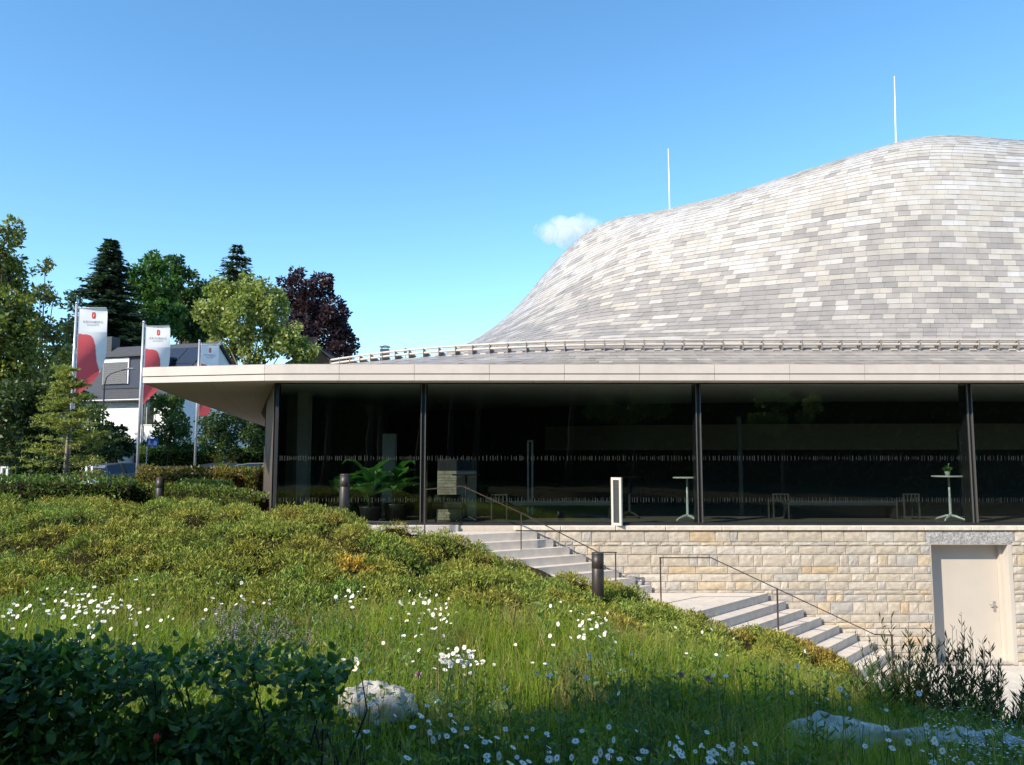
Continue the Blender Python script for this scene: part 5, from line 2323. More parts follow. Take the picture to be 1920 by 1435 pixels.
box_hedge('yellow-green low hedge between the bollard and the hall corner', [hp(255, 20.8), hp(330, 20.8), hp(420, 20.2), hp(500, 19.2)], hh_(330, 912, 20.8), .9, .08, 5200, gl + [(.14, .15, .03)], 405)
box_hedge('tall clipped hedge in sun along the street before the house', [hp(262, 49), hp(380, 48), hp(505, 47)], hh_(380, 840, 48), 1.4, .16, 7500, [(.08, .125, .025), (.10, .15, .03), (.06, .095, .02)], 406)
# ------------------------------------------------------------------ street, cars, houses, flags
m_asph = pm('asphalt', (.05, .05, .052), var=.2, scale=30, rough=.9, bump=.3, bscale=120)
mb = MB()
xs_ = np.linspace(-40, -11.5, 30)
for a, b in zip(xs_[:-1], xs_[1:]):
    for y0, y1 in ((34, 37), (37, 40), (40, 43), (43, 45.5)):
        mb.quad(*[(x, y, gzf(x, y) + .05) for x, y in ((a, y0), (b, y0), (b, y1), (a, y1))])
tag(mb.build('road', m_asph), kind='structure')

m_wallw = pm('house_render_white', (.78, .78, .76), var=.04, scale=3, rough=.9, bump=.2, bscale=60)
m_slate = pm('house_slate', (.055, .058, .065), var=.2, scale=8, rough=.6)
m_solar = pm('solar_cell', (.025, .028, .04), var=.1, rough=.25, spec=.6)
m_white = pm('white_paint', (.75, .75, .73), var=.03, rough=.6)
m_blind = pm('roller_blind', (.16, .16, .165), var=.08, rough=.7)
m_navy = pm('dormer_cheek', (.04, .048, .075), var=.1, rough=.5)
m_wing = pm('house_window_glass', (.02, .022, .025), var=.1, rough=.08, spec=.8)
m_gut = pm('zinc_gutter', (.30, .31, .32), var=.06, rough=.45, metallic=.6)


def house():
    C = at(328, 735, 52)
    zg = gzf(C.x, C.y)
    ze = at(328, 737, 52).z
    root = empty('white_house', (C.x, C.y, zg))
    tag(root, 'white house with dark slate roof, dormer and solar panels behind the flags', 'house')
    ang = R(18)
    # local frame: +x along the front to the left of the photograph, +y to the back
    M = Matrix.Translation((C.x, C.y, 0)) @ Matrix(((-math.cos(ang), math.sin(ang), 0, 0), (math.sin(ang), math.cos(ang), 0, 0), (0, 0, 1, 0), (0, 0, 0, 1)))
    W, Dp = 12.0, 8.2
    zr = at(362, 645, 56).z
    mid = Dp / 2
    o = (C.x, C.y, zg)

    def B(name, mat, fn, parent=root):
        b = MB()
        fn(b)
        r_ = b.build(name, mat, parent, o)
        return r_

    # walls with gable
    def walls(b):
        for x in (0, W):
            b.poly([M @ Vector(p) for p in ((x, 0, zg - .3), (x, Dp, zg - .3), (x, Dp, ze), (x, mid, zr - .1), (x, 0, ze))])
        for y in (0, Dp):
            b.poly([M @ Vector(p) for p in ((0, y, zg - .3), (W, y, zg - .3), (W, y, ze), (0, y, ze))])
    B('wall', m_wallw, walls)
    sl = (zr - ze) / mid

    def slope(b, x0, x1, y0, y1, lift, th, front=True):
        pts = []
        for x, y in ((x0, y0), (x1, y0), (x1, y1), (x0, y1)):
            z = ze + sl * y if front else ze + sl * (Dp - y)
            pts.append(Vector((x, y, z + lift)))
        lo = [M @ (p - Vector((0, 0, th))) for p in pts]
        hi = [M @ p for p in pts]
        b.poly(hi)
        b.poly(lo[::-1])
        for i in range(4):
            j = (i + 1) % 4
            b.quad(lo[i], lo[j], hi[j], hi[i])
    roof = B('roof', m_slate, lambda b: (slope(b, -.25, W + .3, -.45, mid, .12, .14), slope(b, -.25, W + .3, mid, Dp + .45, .12, .14, False)))
    # slate courses on the front slope
    n = 20
    crs = MB()
    for i in range(n):
        y0 = -.45 + (mid + .45) * i / n
        slope(crs, -.24, W + .29, y0, y0 + .2, .135, .03)
    r_ = crs.build('slate_course', m_slate, roof, o)
    r_.location = (0, 0, 0)
    B('verge', m_gut, lambda b: slope(b, -.30, -.2, -.48, mid, .17, .2))
    # solar panels
    for i in range(2):
        for j in range(2):
            x0 = .35 + i * 1.75
            y0 = .75 + j * 1.45
            B('solar_panel', m_solar, lambda b: slope(b, x0, x0 + 1.68, y0, y0 + 1.38, .23, .05))
    # dormer
    dx0, dx1 = 2.4, 6.4
    dz0, dz1 = ze + .75, ze + 2.6
    yb = (dz1 - ze) / sl + .2

    def dorm(b):
        b.box(dx0, dx1, .25, yb, dz0 - .3, dz1, 0, M)
    B('dormer', m_navy, dorm)
    B('dormer_roof', m_slate, lambda b: b.box(dx0 - .15, dx1 + .2, .0, yb + .3, dz1 + .003, dz1 + .14, 0, M))
    wx0, wx1 = dx0 + 1.8, dx1 - .1
    fr = B('window', m_white, lambda b: b.box(wx0 - .12, wx1, .17, .247, dz0, dz1 - .05, 0, M))
    sh = MB()
    k = 12
    for i in range(k):
        z = dz0 + .02 + (dz1 - dz0 - .35) * i / k
        sh.box(wx0, wx1 - .05, .13, .168, z, z + (dz1 - dz0 - .35) / k - .02, 0, M)
    r_ = sh.build('blind', m_blind, fr, o)
    r_.location = (0, 0, 0)
    # gutter and downpipe
    gt = MB()
    gt.tube([M @ Vector((-.2, -.52, ze - .42)), M @ Vector((W + .2, -.52, ze - .42))], .07, 8)
    gt.build('gutter', m_gut, root, o)
    gt = MB()
    gt.tube([M @ Vector((dx0 + .1, -.08, ze - .4)), M @ Vector((dx0 + .1, -.08, zg))], .045, 8)
    gt.build('downpipe', m_gut, root, o)
    # windows
    for (x, z, w, h) in ((1.6, ze - 2.05, 1.2, 1.5), (6.8, ze - 2.05, 1.2, 1.4), (9.6, ze - 2.05, 1.2, 1.4), (6.8, zg + .9, 1.4, 1.3), (1.8, zg + .9, 1.3, 1.3)):
        f_ = B('window', m_white, lambda b: b.box(x - .08, x + w + .08, -.05, .02, z - .08, z + h + .08, 0, M))
        g_ = MB()
        g_.box(x, x + w / 2 - .03, -.07, -.051, z, z + h, 0, M)
        g_.box(x + w / 2 + .03, x + w, -.07, -.051, z, z + h, 0, M)
        r_ = g_.build('pane', m_wing, f_, o)
        r_.location = (0, 0, 0)
    B('balcony', m_gut, lambda b: b.box(3.0, 4.6, -1.0, -.06, zg + 2.4, zg + 2.6, 0, M))
    B('annex', m_wallw, lambda b: b.box(3.2, 3.9, -1.2, -.1, zg - .2, zg + 2.39, 0, M))
    # chimney
    B('chimney', m_slate, lambda b: b.box(9.2, 9.9, mid - .4, mid + .4, zr - .5, zr + .9, 0, M))


house()

m_brick = pm('old_brick', (.26, .14, .09), var=.25, scale=12, rough=.9, bump=.4, bscale=30)
m_rooft = pm('clay_roof', (.14, .085, .06), var=.25, scale=10, rough=.85, bump=.4, bscale=30)


def brick_house():
    Y = 62
    a = at(584, 636, Y)
    zg = gzf(a.x, Y)
    root = empty('brick_house', (a.x, Y, zg))
    o = (a.x, Y, zg)
    tag(root, 'brick house with brown clay roof mostly hidden by the light green tree', 'house')
    zc = a.z
    apex = at(598, 650, Y)
    l, r_ = at(540, 690, Y), at(632, 682, Y)
    mb = MB()
    for y in (Y, Y + 9):
        mb.poly([(l.x, y, zg - .2), (r_.x, y, zg - .2), (r_.x, y, r_.z - .2), (apex.x, y, apex.z - .25), (l.x, y, r_.z - .2)])
    mb.quad((l.x, Y, zg - .2), (l.x, Y + 9, zg - .2), (l.x, Y + 9, r_.z - .2), (l.x, Y, r_.z - .2))
    mb.quad((r_.x, Y, zg - .2), (r_.x, Y + 9, zg - .2), (r_.x, Y + 9, r_.z - .2), (r_.x, Y, r_.z - .2))
    mb.build('wall', m_brick, root, o)
    mb = MB()
    for p, q_ in ((l, apex), (apex, r_)):
        mb.quad((p.x - .2, Y - .3, (r_.z if p is l else p.z)), (q_.x, Y - .3, (q_.z if q_ is apex else r_.z)), (q_.x, Y + 9.3, (q_.z if q_ is apex else r_.z)), (p.x - .2, Y + 9.3, (r_.z if p is l else p.z)))
    mb.build('roof', m_rooft, root, o)
    mb = MB()
    mb.box(a.x - .28, a.x + .32, Y - .25, Y + .6, r_.z, zc, 0)
    mb.box(a.x - .34, a.x + .38, Y - .31, Y + .66, zc + .002, zc + .12, 0)
    mb.build('chimney', m_brick, root, o)
    mb = MB()
    mb.box(apex.x - .5, apex.x + .5, Y - .06, Y - .01, zg + 3, zg + 4.3)
    mb.build('window', m_wing, root, o)


brick_house()


def far_house():
    Y = 75
    p = at(716, 668, Y)
    zg = gzf(p.x, Y)
    root = empty('far_house', (p.x, Y, zg))
    o = (p.x, Y, zg)
    tag(root, 'far dark-roofed house showing only chimney and dish above the hall eave', 'house')
    zr = at(716, 671, Y).z
    x0, x1 = p.x - 2.0, p.x + 3.2
    mb = MB()
    mb.box(x0, x1, Y, Y + 7, zg - .2, zr - 2.6)
    mb.build('wall', m_wallw, root, o)
    mb = MB()
    mb.poly([(x0 - .3, Y - .3, zr - 2.6), (x1 + .3, Y - .3, zr - 2.6), (x1 - .6, Y + 3.5, zr), (x0 + .9, Y + 3.5, zr)])
    mb.poly([(x0 - .3, Y + 7.3, zr - 2.6), (x0 + .9, Y + 3.5, zr), (x1 - .6, Y + 3.5, zr), (x1 + .3, Y + 7.3, zr - 2.6)])
    mb.poly([(x0 - .3, Y - .3, zr - 2.6), (x0 + .9, Y + 3.5, zr), (x0 - .3, Y + 7.3, zr - 2.6)])
    mb.poly([(x1 + .3, Y - .3, zr - 2.6), (x1 + .3, Y + 7.3, zr - 2.6), (x1 - .6, Y + 3.5, zr)])
    rf = mb.build('roof', m_slate, root, o)
    t = at(716, 650, Y)
    mb = MB()
    mb.box(t.x - .42, t.x + .42, Y + 1.5, Y + 2.2, zr - 1.4, t.z)
    for x in (t.x - .3, t.x + .3):
        mb.box(x - .03, x + .03, Y + 1.8, Y + 1.9, t.z, t.z + .2)
    ch = mb.build('chimney', m_slate, rf, o)
    ch.location = (0, 0, 0)
    mb = MB()
    mb.prism([(t.x - .5, Y + 1.4), (t.x + .5, Y + 1.4), (t.x + .5, Y + 2.3), (t.x - .5, Y + 2.3)], t.z + .2, t.z + .24)
    mb.tube([(t.x - .45, Y + 1.8, t.z + .25), (t.x, Y + 1.8, t.z + .38), (t.x + .45, Y + 1.8, t.z + .25)], .05, 6)
    ck = mb.build('chimney_cowl', m_gut, rf, o)
    ck.location = (0, 0, 0)
    d = at(757, 655, Y)
    mb = MB()
    for i in range(14):
        a0, a1 = 2 * math.pi * i / 14, 2 * math.pi * (i + 1) / 14
        mb.poly([Vector((d.x, Y + 1.35, d.z)), Vector((d.x + .2 * math.cos(a0), Y + 1.25, d.z + .28 * math.sin(a0))), Vector((d.x + .2 * math.cos(a1), Y + 1.25, d.z + .28 * math.sin(a1)))])
    mb.tube([(d.x, Y + 1.4, zr - 1.6), (d.x, Y + 1.36, d.z)], .03, 6)
    dsh = mb.build('satellite_dish', m_slate, rf, o)
    dsh.location = (0, 0, 0)


far_house()

# ---- flags
m_pole = pm('pole_aluminium', (.58, .58, .58), var=.05, rough=.35, metallic=.5)
m_flagw = leaf_mat('flag_cloth', .22, .8, .1, (1, 1, 1, 1))
m_ink = pm('flag_ink_grey', (.30, .30, .31), var=.05, rough=.8)
m_red = pm('flag_logo_red', (.62, .06, .05), var=.05, rough=.8)


def text_polys(body, size):
    """Outline mesh of a line of lettering, centred: (verts Nx2, faces)."""
    cu = bpy.data.curves.new('lettering', 'FONT')
    cu.body = body
    cu.size = size
    cu.align_x = 'CENTER'
    cu.resolution_u = 2
    t = bpy.data.objects.new('lettering', cu)
    COL.objects.link(t)
    dg = bpy.context.evaluated_depsgraph_get()
    me = bpy.data.meshes.new_from_object(t.evaluated_get(dg))
    V = [(v.co.x, v.co.y) for v in me.vertices]
    F = [tuple(p.vertices) for p in me.polygons]
    bpy.data.objects.remove(t)
    bpy.data.curves.remove(cu)
    bpy.data.meshes.remove(me)
    return V, F


def flag(u_top, v_top, u_bot, v_bot, Y, label, turn, phase, w=1.1, hgt=3.95, slant=.85):
    top = at(u_top, v_top, Y)
    bot = at(u_bot, v_bot, Y)
    zg = gzf(bot.x, Y)
    root = empty('flagpole', (bot.x, Y, zg))
    o = Vector((bot.x, Y, zg))
    tag(root, label, 'flag', 'white and red banners on tall poles')
    H = top.z - zg
    lean = Vector((top.x - bot.x, 0, 0)) * 0.0
    mb = MB()
    mb.tube([(0, 0, -.1), (0, 0, H * .6), (0, 0, H)], [.065, .06, .05], 12)
    mb.lathe([(.06, H), (.06, H + .05), (.02, H + .09)], (0, 0, 0), 12)
    mb.build('pole', m_pole, root, (0, 0, 0), True)
    mb = MB()
    zt = H - .18
    mb.tube([(.11, 0, zt - hgt - .2), (.11, 0, zt + .1)], .012, 6)
    for k in range(8):
        z = zt - hgt * k / 7
        mb.tube([(.05, 0, z), (.115, 0, z)], .012, 5)
    mb.build('hoist_line', m_pole, root, (0, 0, 0))
    mb = MB()
    mb.tube([(.05, 0, zt), (.12 + w, 0, zt + .015)], [.02, .012], 6)
    mb.build('arm', m_pole, root, (0, 0, 0))

    def S(a, b, off=0.0):
        cw = np.interp(b, [0, .25, .5, .7, .85, .95, 1.0], turn)
        phi = math.acos(min(1, max(-1, cw)))
        rip = .05 * math.sin(b * 9 + phase + a * 2.5) * a
        x = .13 + a * w * math.cos(phi) - .22 * max(0, b - .75) ** 1.2 * 4 * (1 - a)
        y = a * w * math.sin(phi) * .8 + rip - off
        z = zt - b * hgt + a * b * b * slant - .10 * a * b
        return Vector((x, y, z))

    na, nb = 56, 160
    V, Q, C = [], [], []
    for j in range(nb + 1):
        for i in range(na + 1):
            V.append(S(i / na, j / nb))
    for j in range(nb):
        for i in range(na):
            k = j * (na + 1) + i
            Q.append((k, k + 1, k + na + 2, k + na + 1))
            a, b = (i + .5) / na, (j + .5) / nb
            r_ = np.interp(b, [.27, .275, .29, .32, .4, .5, .6, .68, .75, .78], [0, .3, .44, .53, .62, .65, .72, .84, .96, 1.05]) if b > .27 else -1
            C.append((.78, .13, .14) if a < r_ else (.90, .89, .87))
    obj('banner', np_mesh('banner', np.array(V), np.array(Q), mat=m_flagw, cols=np.array(C), smooth=True), root)
    ban = root.children[-1]
    # print on the cloth: emblem and two lines of lettering
    lo = MB()
    cx, cy = .50, .072
    outline = []
    for k in range(24):
        t = 2 * math.pi * k / 24
        outline.append((cx + .065 * math.copysign(abs(math.cos(t)) ** .5, math.cos(t)), cy + .033 * math.copysign(abs(math.sin(t)) ** .5, math.sin(t))))
    lo.poly([S(a, b, .012) for a, b in outline])
    lo.build('emblem', m_red, root, (0, 0, 0))
    nt_ = MB()
    nt_.poly([S(a, b, .02) for a, b in ((cx - .012, cy + .018), (cx + .012, cy + .010), (cx + .03, cy - .018), (cx + .014, cy - .014))])
    nt_.build('emblem_stroke', m_flagc, root, (0, 0, 0))
    for body, size, b0, mat_ in (('KRONBERG', .150, .155, m_ink), ('ACADEMY', .105, .183, m_ink)):
        tv, tf = text_polys(body, size)
        t_ = MB()
        t_.v = [S(.5 + x / w, b0 - y / hgt, .012) for x, y in tv]
        t_.f = tf
        t_.m = [0] * len(tf)
        t_.build('lettering', mat_, root, (0, 0, 0))


m_flagc = pm('flag_print_white', (.8, .8, .79), var=.02, rough=.8)
flag(139, 570, 127, 895, 32, 'white and red banner on the pole nearest the larch tree', [1, .95, .80, .60, .36, .14, -.08], 0.3)
flag(264, 605, 257, 888, 36.5, 'white and red banner on the middle pole, partly behind the eave tip', [1, .95, .78, .55, .34, .12, -.1], 1.2)
flag(372, 640, 365, 880, 43, 'white and red banner on the third pole, mostly hidden by the eave', [.68, .62, .5, .4, .32, .22, .1], 2.0, slant=.2)

# ---- cars
m_carglass = pm('car_glass', (.015, .017, .02), var=.1, rough=.06, spec=.9)
m_tyre = pm('tyre', (.02, .02, .02), var=.2, rough=.9)
m_rim = pm('rim', (.45, .45, .46), var=.05, rough=.3, metallic=.8)
m_tail = pm('tail_light_red', (.45, .02, .02), var=.1, rough=.2)
m_plate = pm('number_plate', (.75, .75, .73), var=.02, rough=.5)


def car(u, Y, rz, paint, label, roof_v):
    p = at(u, roof_v, Y)
    zg = gzf(p.x, Y) + .055
    root = empty('parked_car', (p.x, Y, zg), rz)
    tag(root, label, 'car', 'cars parked behind the hedges')
    hs = (p.z - zg) / 1.5
    Lh, W = 2.15, .88

    def sect(xc, prof):
        return [(xc, y, z) for y, z in prof]
    mb = MB()
    # stations along x: (x, half width at sill, beltline z, half width at belt, bottom z)
    stn = [(-2.12, .68, .62, .66, .38), (-2.02, .82, .86, .78, .28), (-1.5, .88, .96, .83, .22), (-.5, .9, .98, .85, .2), (.6, .9, .97, .85, .2), (1.2, .89, .92, .82, .22), (1.8, .86, .82, .76, .26), (2.1, .74, .68, .66, .32), (2.16, .6, .56, .56, .4)]
    rings = []
    for (x, ws, zb, wb, z0) in stn:
        rings.append([Vector((x, -ws * .92, z0)), Vector((x, -ws, z0 + .2)), Vector((x, -ws, (z0 + zb) / 2 + .05)), Vector((x, -wb, zb)), Vector((x, -wb * .6, zb + .03)), Vector((x, wb * .6, zb + .03)), Vector((x, wb, zb)), Vector((x, ws, (z0 + zb) / 2 + .05)), Vector((x, ws, z0 + .2)), Vector((x, ws * .92, z0))])
    for r0, r1 in zip(rings[:-1], rings[1:]):
        for j in range(10):
            mb.quad(r0[j], r1[j], r1[(j + 1) % 10], r0[(j + 1) % 10])
    mb.poly(rings[0][::-1])
    mb.poly(rings[-1])
    mb.v = [Vector((v.x, v.y, v.z * hs)) for v in mb.v]
    mb.build('body', paint, root, (0, 0, 0), False)
    # glasshouse
    gh = [(-1.98, .76, .90, .9), (-1.62, .78, .62, 1.36), (-1.0, .80, .60, 1.455), (-.2, .80, .60, 1.47), (.45, .80, .60, 1.42), (1.25, .78, .70, .94)]
    cb, rf = MB(), MB()
    rr = []
    for (x, wb, wt, zt) in gh:
        rr.append([Vector((x, -wb, .95 * hs)), Vector((x, -wt, zt * hs)), Vector((x, wt, zt * hs)), Vector((x, wb, .95 * hs))])
    for r0, r1 in zip(rr[:-1], rr[1:]):
        for j in (0, 2):
            cb.quad(r0[j], r1[j], r1[j + 1], r0[j + 1])
    for k in (0, 4):
        cb.quad(rr[k][1], rr[k + 1][1], rr[k + 1][2], rr[k][2])
    cb.build('windows', m_carglass, root, (0, 0, 0))
    for k in (1, 2, 3):
        a, b = rr[k], rr[k + 1]
        up = Vector((0, 0, .03))
        rf.quad(a[1] + up, b[1] + up, b[2] + up, a[2] + up)
        rf.quad(a[1] - up, b[1] - up, b[1] + up, a[1] + up)
        rf.quad(a[2] + up, b[2] + up, b[2] - up, a[2] - up)
    rf.quad(rr[1][1] + Vector((-.1, 0, -.1)), rr[1][1] + Vector((0, 0, .03)), rr[1][2] + Vector((0, 0, .03)), rr[1][2] + Vector((-.1, 0, -.1)))
    for k in (0, 2, 4):
        a, b = rr[k], rr[k + 1]
        for j0, j1 in ((0, 1), (3, 2)):
            sgn = -1 if j0 == 0 else 1
            e = Vector((0, sgn * .012, 0))
            t = Vector((.07, 0, 0))
            rf.quad(b[j0] + e - t, b[j0] + e, b[j1] + e, b[j1] + e - t)
    rf.build('roof', paint, root, (0, 0, 0))
    for x in (-1.32, 1.34):
        for y in (-.82, .82):
            w_ = MB()
            w_.tube([(x, y - .11, .31), (x, y + .11, .31)], .31, 18)
            wh = w_.build('wheel', m_tyre, root, (0, 0, 0))
            w_ = MB()
            s_ = math.copysign(1, y)
            w_.tube([(x, y + s_ * .112, .31), (x, y + s_ * .12, .31)], .2, 14)
            w_.build('rim', m_rim, wh, (0, 0, 0))
    for y in (-.62, .62):
        t_ = MB()
        t_.bbox(-2.12, -2.0, y - .16, y + .16, .72 * hs, .88 * hs, .02)
        t_.build('tail_light', m_tail, root, (0, 0, 0))
        t_ = MB()
        t_.bbox(1.98, 2.13, y - .14, y + .14, .60 * hs, .72 * hs, .02)
        t_.build('headlight', m_plate, root, (0, 0, 0))
    t_ = MB()
    t_.box(-2.14, -2.10, -.26, .26, .55 * hs, .66 * hs)
    t_.build('number_plate', m_plate, root, (0, 0, 0))


def paint(name, c):
    return pm(name, c, var=.03, rough=.25, metallic=.3, spec=.6, coat=.6)


car(248, 37.5, R(58), paint('paint_grey_blue', (.16, .19, .25)), 'grey-blue estate car with red tail light behind the hedge', 868)
car(345, 41, R(12), paint('paint_dark_grey', (.07, .07, .075)), 'dark grey car between the second and third flagpoles', 874)
car(437, 43, R(14), paint('paint_navy', (.05, .07, .13)), 'dark blue car just beyond the third flagpole', 868)
car(505, 42.5, R(14), paint('paint_silver', (.40, .41, .43)), 'pale car half hidden by the bronze end wall', 868)

# ---- signs, lamp, rails
m_blue = pm('sign_blue', (.02, .13, .55), var=.03, rough=.45)
root_p = at(286, 830, 45)
zg = gzf(root_p.x, 45)
root = empty('street_sign', (root_p.x, 45, zg))
tag(root, 'blue street sign with white pictogram on a thin post', 'sign')
h = root_p.z - zg
mb = MB()
mb.tube([(-.32, .03, -.05), (-.32, .03, h + .3)], .03, 8)
mb.build('post', m_pole, root, (0, 0, 0))
mb = MB()
mb.bbox(-.32, .32, -.02, .0, h - .23, h + .23, .015)
mb.build('plate', m_blue, root, (0, 0, 0))
pic = MB()
pic.poly([Vector((x, -.024, h + z)) for x, z in ((.06, -.16), (.26, -.16), (.26, .02), (.16, .12), (.06, .02))])
pic.poly([Vector((x, -.024, h + z)) for x, z in ((-.26, -.17), (-.2, -.17), (-.17, -.05), (-.14, -.17), (-.08, -.17), (-.11, .08), (-.23, .08))])
pic.poly([Vector((-.17 + .045 * math.cos(t), -.024, h + .135 + .045 * math.sin(t))) for t in np.linspace(0, 2 * math.pi, 10)[:-1]])
pic.poly([Vector((x, -.024, h + z)) for x, z in ((-.05, -.17), (.02, -.17), (.01, -.04), (-.04, -.04))])
pic.build('pictogram', m_plate, root, (0, 0, 0))

p = at(415, 838, 46)
zg = gzf(p.x, 46)
root = empty('street_sign', (p.x + .16, 46, zg))
tag(root, 'small white name plate on a post above the street hedge', 'sign')
h = p.z - zg
mb = MB()
mb.tube([(0, .03, -.05), (0, .03, h + .4)], .03, 8)
mb.build('post', m_pole, root, (0, 0, 0))
mb = MB()
mb.bbox(-.52, .02, -.02, 0, h - .07, h + .07, .01)
mb.build('plate', m_plate, root, (0, 0, 0))

p = at(196, 722, 40)
zg = gzf(p.x, 40)
root = empty('street_lamp', (p.x, 40, zg))
tag(root, 'black street lamp with curved arm before the house dormer', 'street lamp')
m_blk = pm('lamp_black', (.02, .02, .022), var=.1, rough=.5)
h = p.z - zg
e = at(250, 690, 40)
mb = MB()
mb.tube([(0, 0, -.1), (0, 0, h * .6), (0, 0, h), (.08, 0, h + .38), (.3, 0, h + .58), (.75, 0, h + .72), (1.15, 0, h + .82)], [.06, .05, .035, .03, .03, .026, .024], 8)
mb.build('pole', m_blk, root, (0, 0, 0), True)
mb = MB()
mb.bbox(1.05, 1.5, -.1, .1, h + .79, h + .87, .03)
hd = mb.build('lamp_head', m_gut, root, (0, 0, 0))

for i, (u, vt, Y, lab) in enumerate(((9, 875, 30, 'pale steel hoop stand at the picture edge behind the leafy hedge'), (168, 872, 30, 'pale steel hoop stand between the larch and the second flagpole'))):
    p = at(u, vt, Y)
    zg = gzf(p.x, Y)
    root = empty('hoop_stand', (p.x, Y, zg))
    tag(root, lab, 'bike stand')
    h = p.z - zg
    mb = MB()
    mb.box(-.14, -.07, -.03, .03, -.05, h)
    mb.build('upright', m_white, root, (0, 0, 0))
    mb = MB()
    mb.box(.07, .14, -.03, .03, -.05, h)
    mb.build('upright', m_white, root, (0, 0, 0))
    mb = MB()
    mb.box(-.0695, .0695, -.03, .03, h - .06, h)
    mb.build('top_bar', m_white, root, (0, 0, 0))

# ------------------------------------------------------------------ trees behind the viewer (they shade the near meadow and show in the glass)
shade = [
    (-9.2, -2.9, 7.0, 2.0, 'leafy tree behind the viewer shading the beech hedge'),
    (-7.0, -3.1, 7.2, 2.3, 'leafy tree behind the viewer shading the middle of the meadow'),
    (-4.2, -1.2, 7.4, 2.3, 'leafy tree beside the viewer shading the long pale rocks'),
    (-1.2, .6, 7.6, 2.5, 'leafy tree beyond the viewer shading the tall weeds'),
    (-5.9, -.9, 6.6, 1.7, 'slender leafy tree beside the viewer over the long rocks'),
    (-3.0, -6.5, 9.2, 3.8, 'big leafy tree behind the viewer dimming the near grass'),
    (3.4, -5.0, 8.6, 3.4, 'big leafy tree behind the viewer toward the courtyard side'),
]
for i, (x, y, zc, r_, lab) in enumerate(shade):
    rr = random.Random(i + 40)
    lob = [((x + rr.uniform(-.6, .6) * r_, y + rr.uniform(-.6, .6) * r_, zc + rr.uniform(-.25, .5) * r_), r_ * rr.uniform(.45, .65)) for _ in range(9)]
    tree('shade_tree', lab, 'trees behind the viewer', (x - .5, y - 2.0, gzf(x, y)), lob, 9500, .24, [(.05, .09, .025), (.07, .11, .03)], 500 + i, .2, sub=6)
box_hedge('dark wood closing the view behind the houses', [(-95, 92), (-60, 96), (-28, 98)], 9.5, 6, .9, 9000, [(.03, .05, .02), (.04, .065, .024)], 411, group='trees behind the flags')
for i, (x, y, zc, r_, lab) in enumerate(((5.6, -1.2, 4.1, 1.5, 'low spreading tree mirrored in the middle of the glass'), (13.0, -1.4, 3.7, 1.2, 'small tree mirrored in the glass above the dark bench'))):
    rr = random.Random(i + 70)
    lob = [((x + rr.uniform(-1, 1) * r_, y + rr.uniform(-.5, .5) * r_, zc + rr.uniform(-.5, .6) * r_), r_ * rr.uniform(.35, .55)) for _ in range(7)]
    tree('mirrored_tree', lab, 'trees behind the viewer', (x, y - .6, gzf(x, y)), lob, 3600, .2, [(.10, .14, .04), (.14, .18, .05)], 540 + i, .1, sub=6)
rr = random.Random(12)
words = 'first second third fourth fifth sixth'.split()
for i in range(6):
    x = -30 + i * 13 + rr.uniform(-2, 2)
    y = -24 + rr.uniform(-3, 3)
    zc = rr.uniform(7, 9)
    lob = [((x + rr.uniform(-3.6, 3.6), y + rr.uniform(-2.5, 2.5), zc + rr.uniform(-4, 4.5)), rr.uniform(2.0, 3.2)) for _ in range(12)]
    tree('woodland_tree', 'tall woodland tree far behind the viewer, %s along the edge' % words[i], 'woodland behind the viewer', (x, y, gzf(x, y)), lob, 5200, .55, [(.04, .07, .022), (.06, .095, .03), (.03, .05, .018)], 600 + i, .35, sub=6)
box_hedge('tall dark hedge added behind the viewer, keeping bright sky out of the glass', [(-34, -13), (-10, -14), (15, -14), (46, -13)], 7.6, 2.4, .42, 20000, [(.035, .06, .02), (.05, .08, .025), (.025, .045, .016)], 410, group='woodland behind the viewer')  # unseen hedge, put in so the glass mirrors dark foliage instead of sky

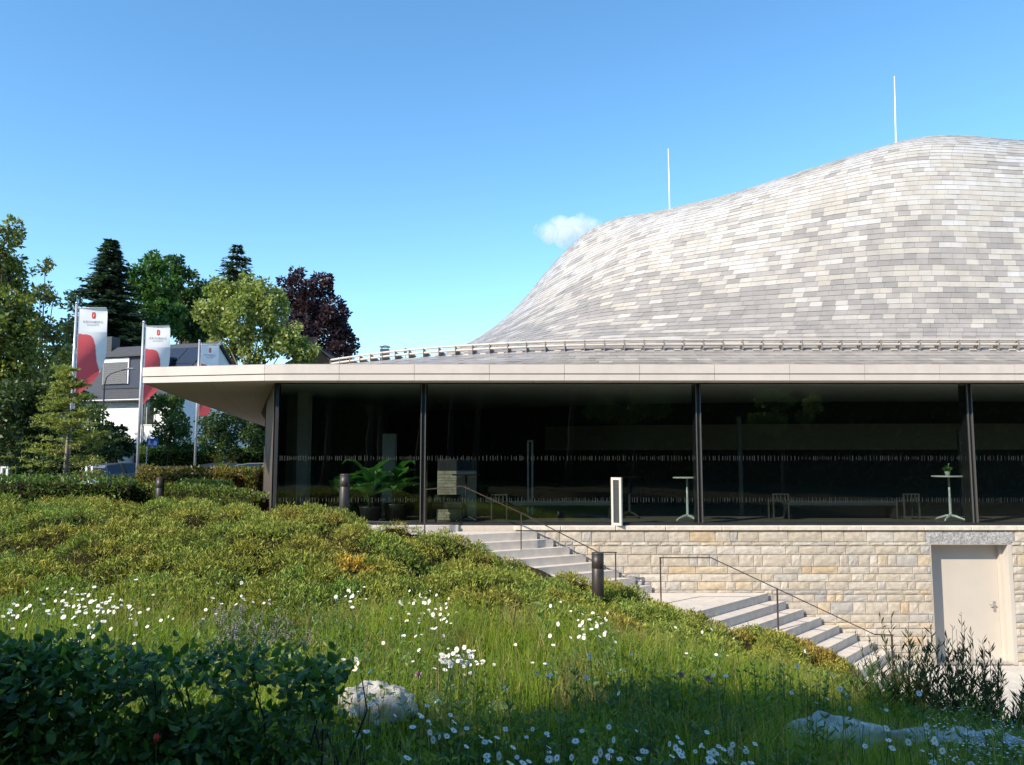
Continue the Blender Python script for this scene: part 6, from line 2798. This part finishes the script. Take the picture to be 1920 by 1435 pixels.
# ------------------------------------------------------------------ a small cloud
def cloud():
    import bmesh
    D_ = 2600.0
    bm = bmesh.new()
    rr = random.Random(3)
    c0 = at(1062, 432, D_)
    s = D_ / FPX * 1.06
    for (u, v, r_) in ((1025, 438, 22), (1050, 430, 26), (1078, 432, 26), (1100, 424, 26), (1060, 446, 22), (1122, 420, 16), (1092, 412, 15), (1010, 432, 12)):
        p = at(u, v, D_ + rr.uniform(-10, 10)) - c0
        bmesh.ops.create_icosphere(bm, subdivisions=3, radius=r_ * s, matrix=Matrix.Translation(p))
    me = bpy.data.meshes.new('cloud')
    bm.to_mesh(me)
    bm.free()
    o = obj('cloud', me, None, c0)
    m = bpy.data.materials.new('cloud_vapour')
    m.use_nodes = True
    nt = m.node_tree
    nt.nodes.clear()
    out = nt.nodes.new('ShaderNodeOutputMaterial')
    vol = nt.nodes.new('ShaderNodeVolumePrincipled')
    vol.inputs['Color'].default_value = (.98, .98, .99, 1)
    vol.inputs['Anisotropy'].default_value = -.1
    tc = nt.nodes.new('ShaderNodeTexCoord')
    nz = nt.nodes.new('ShaderNodeTexNoise')
    nz.inputs['Scale'].default_value = .018
    nz.inputs['Detail'].default_value = 5
    nz.inputs['Roughness'].default_value = .6
    # density falls off from the cloud's middle so that its border frays
    vm = nt.nodes.new('ShaderNodeVectorMath')
    vm.operation = 'MULTIPLY'
    vm.inputs[1].default_value = (1 / 118.0, 1 / 75.0, 1 / 62.0)
    ln = nt.nodes.new('ShaderNodeVectorMath')
    ln.operation = 'LENGTH'
    sub = nt.nodes.new('ShaderNodeMath')
    sub.operation = 'SUBTRACT'
    mp = nt.nodes.new('ShaderNodeMapRange')
    mp.inputs['From Min'].default_value = -.06
    mp.inputs['From Max'].default_value = .25
    mp.inputs['To Min'].default_value = 0
    mp.inputs['To Max'].default_value = .02
    L = nt.links.new
    L(tc.outputs['Object'], nz.inputs['Vector'])
    L(tc.outputs['Object'], vm.inputs[0])
    L(vm.outputs[0], ln.inputs[0])
    ml = nt.nodes.new('ShaderNodeMath')
    ml.operation = 'MULTIPLY'
    ml.inputs[1].default_value = .55
    L(ln.outputs['Value'], ml.inputs[0])
    L(nz.outputs['Fac'], sub.inputs[0])
    L(ml.outputs[0], sub.inputs[1])
    L(sub.outputs[0], mp.inputs['Value'])
    L(mp.outputs[0], vol.inputs['Density'])
    L(vol.outputs[0], out.inputs['Volume'])
    me.materials.append(m)
    tag(o, 'small white cloud low beside the crest of the roof', 'cloud', kind='thing')


cloud()
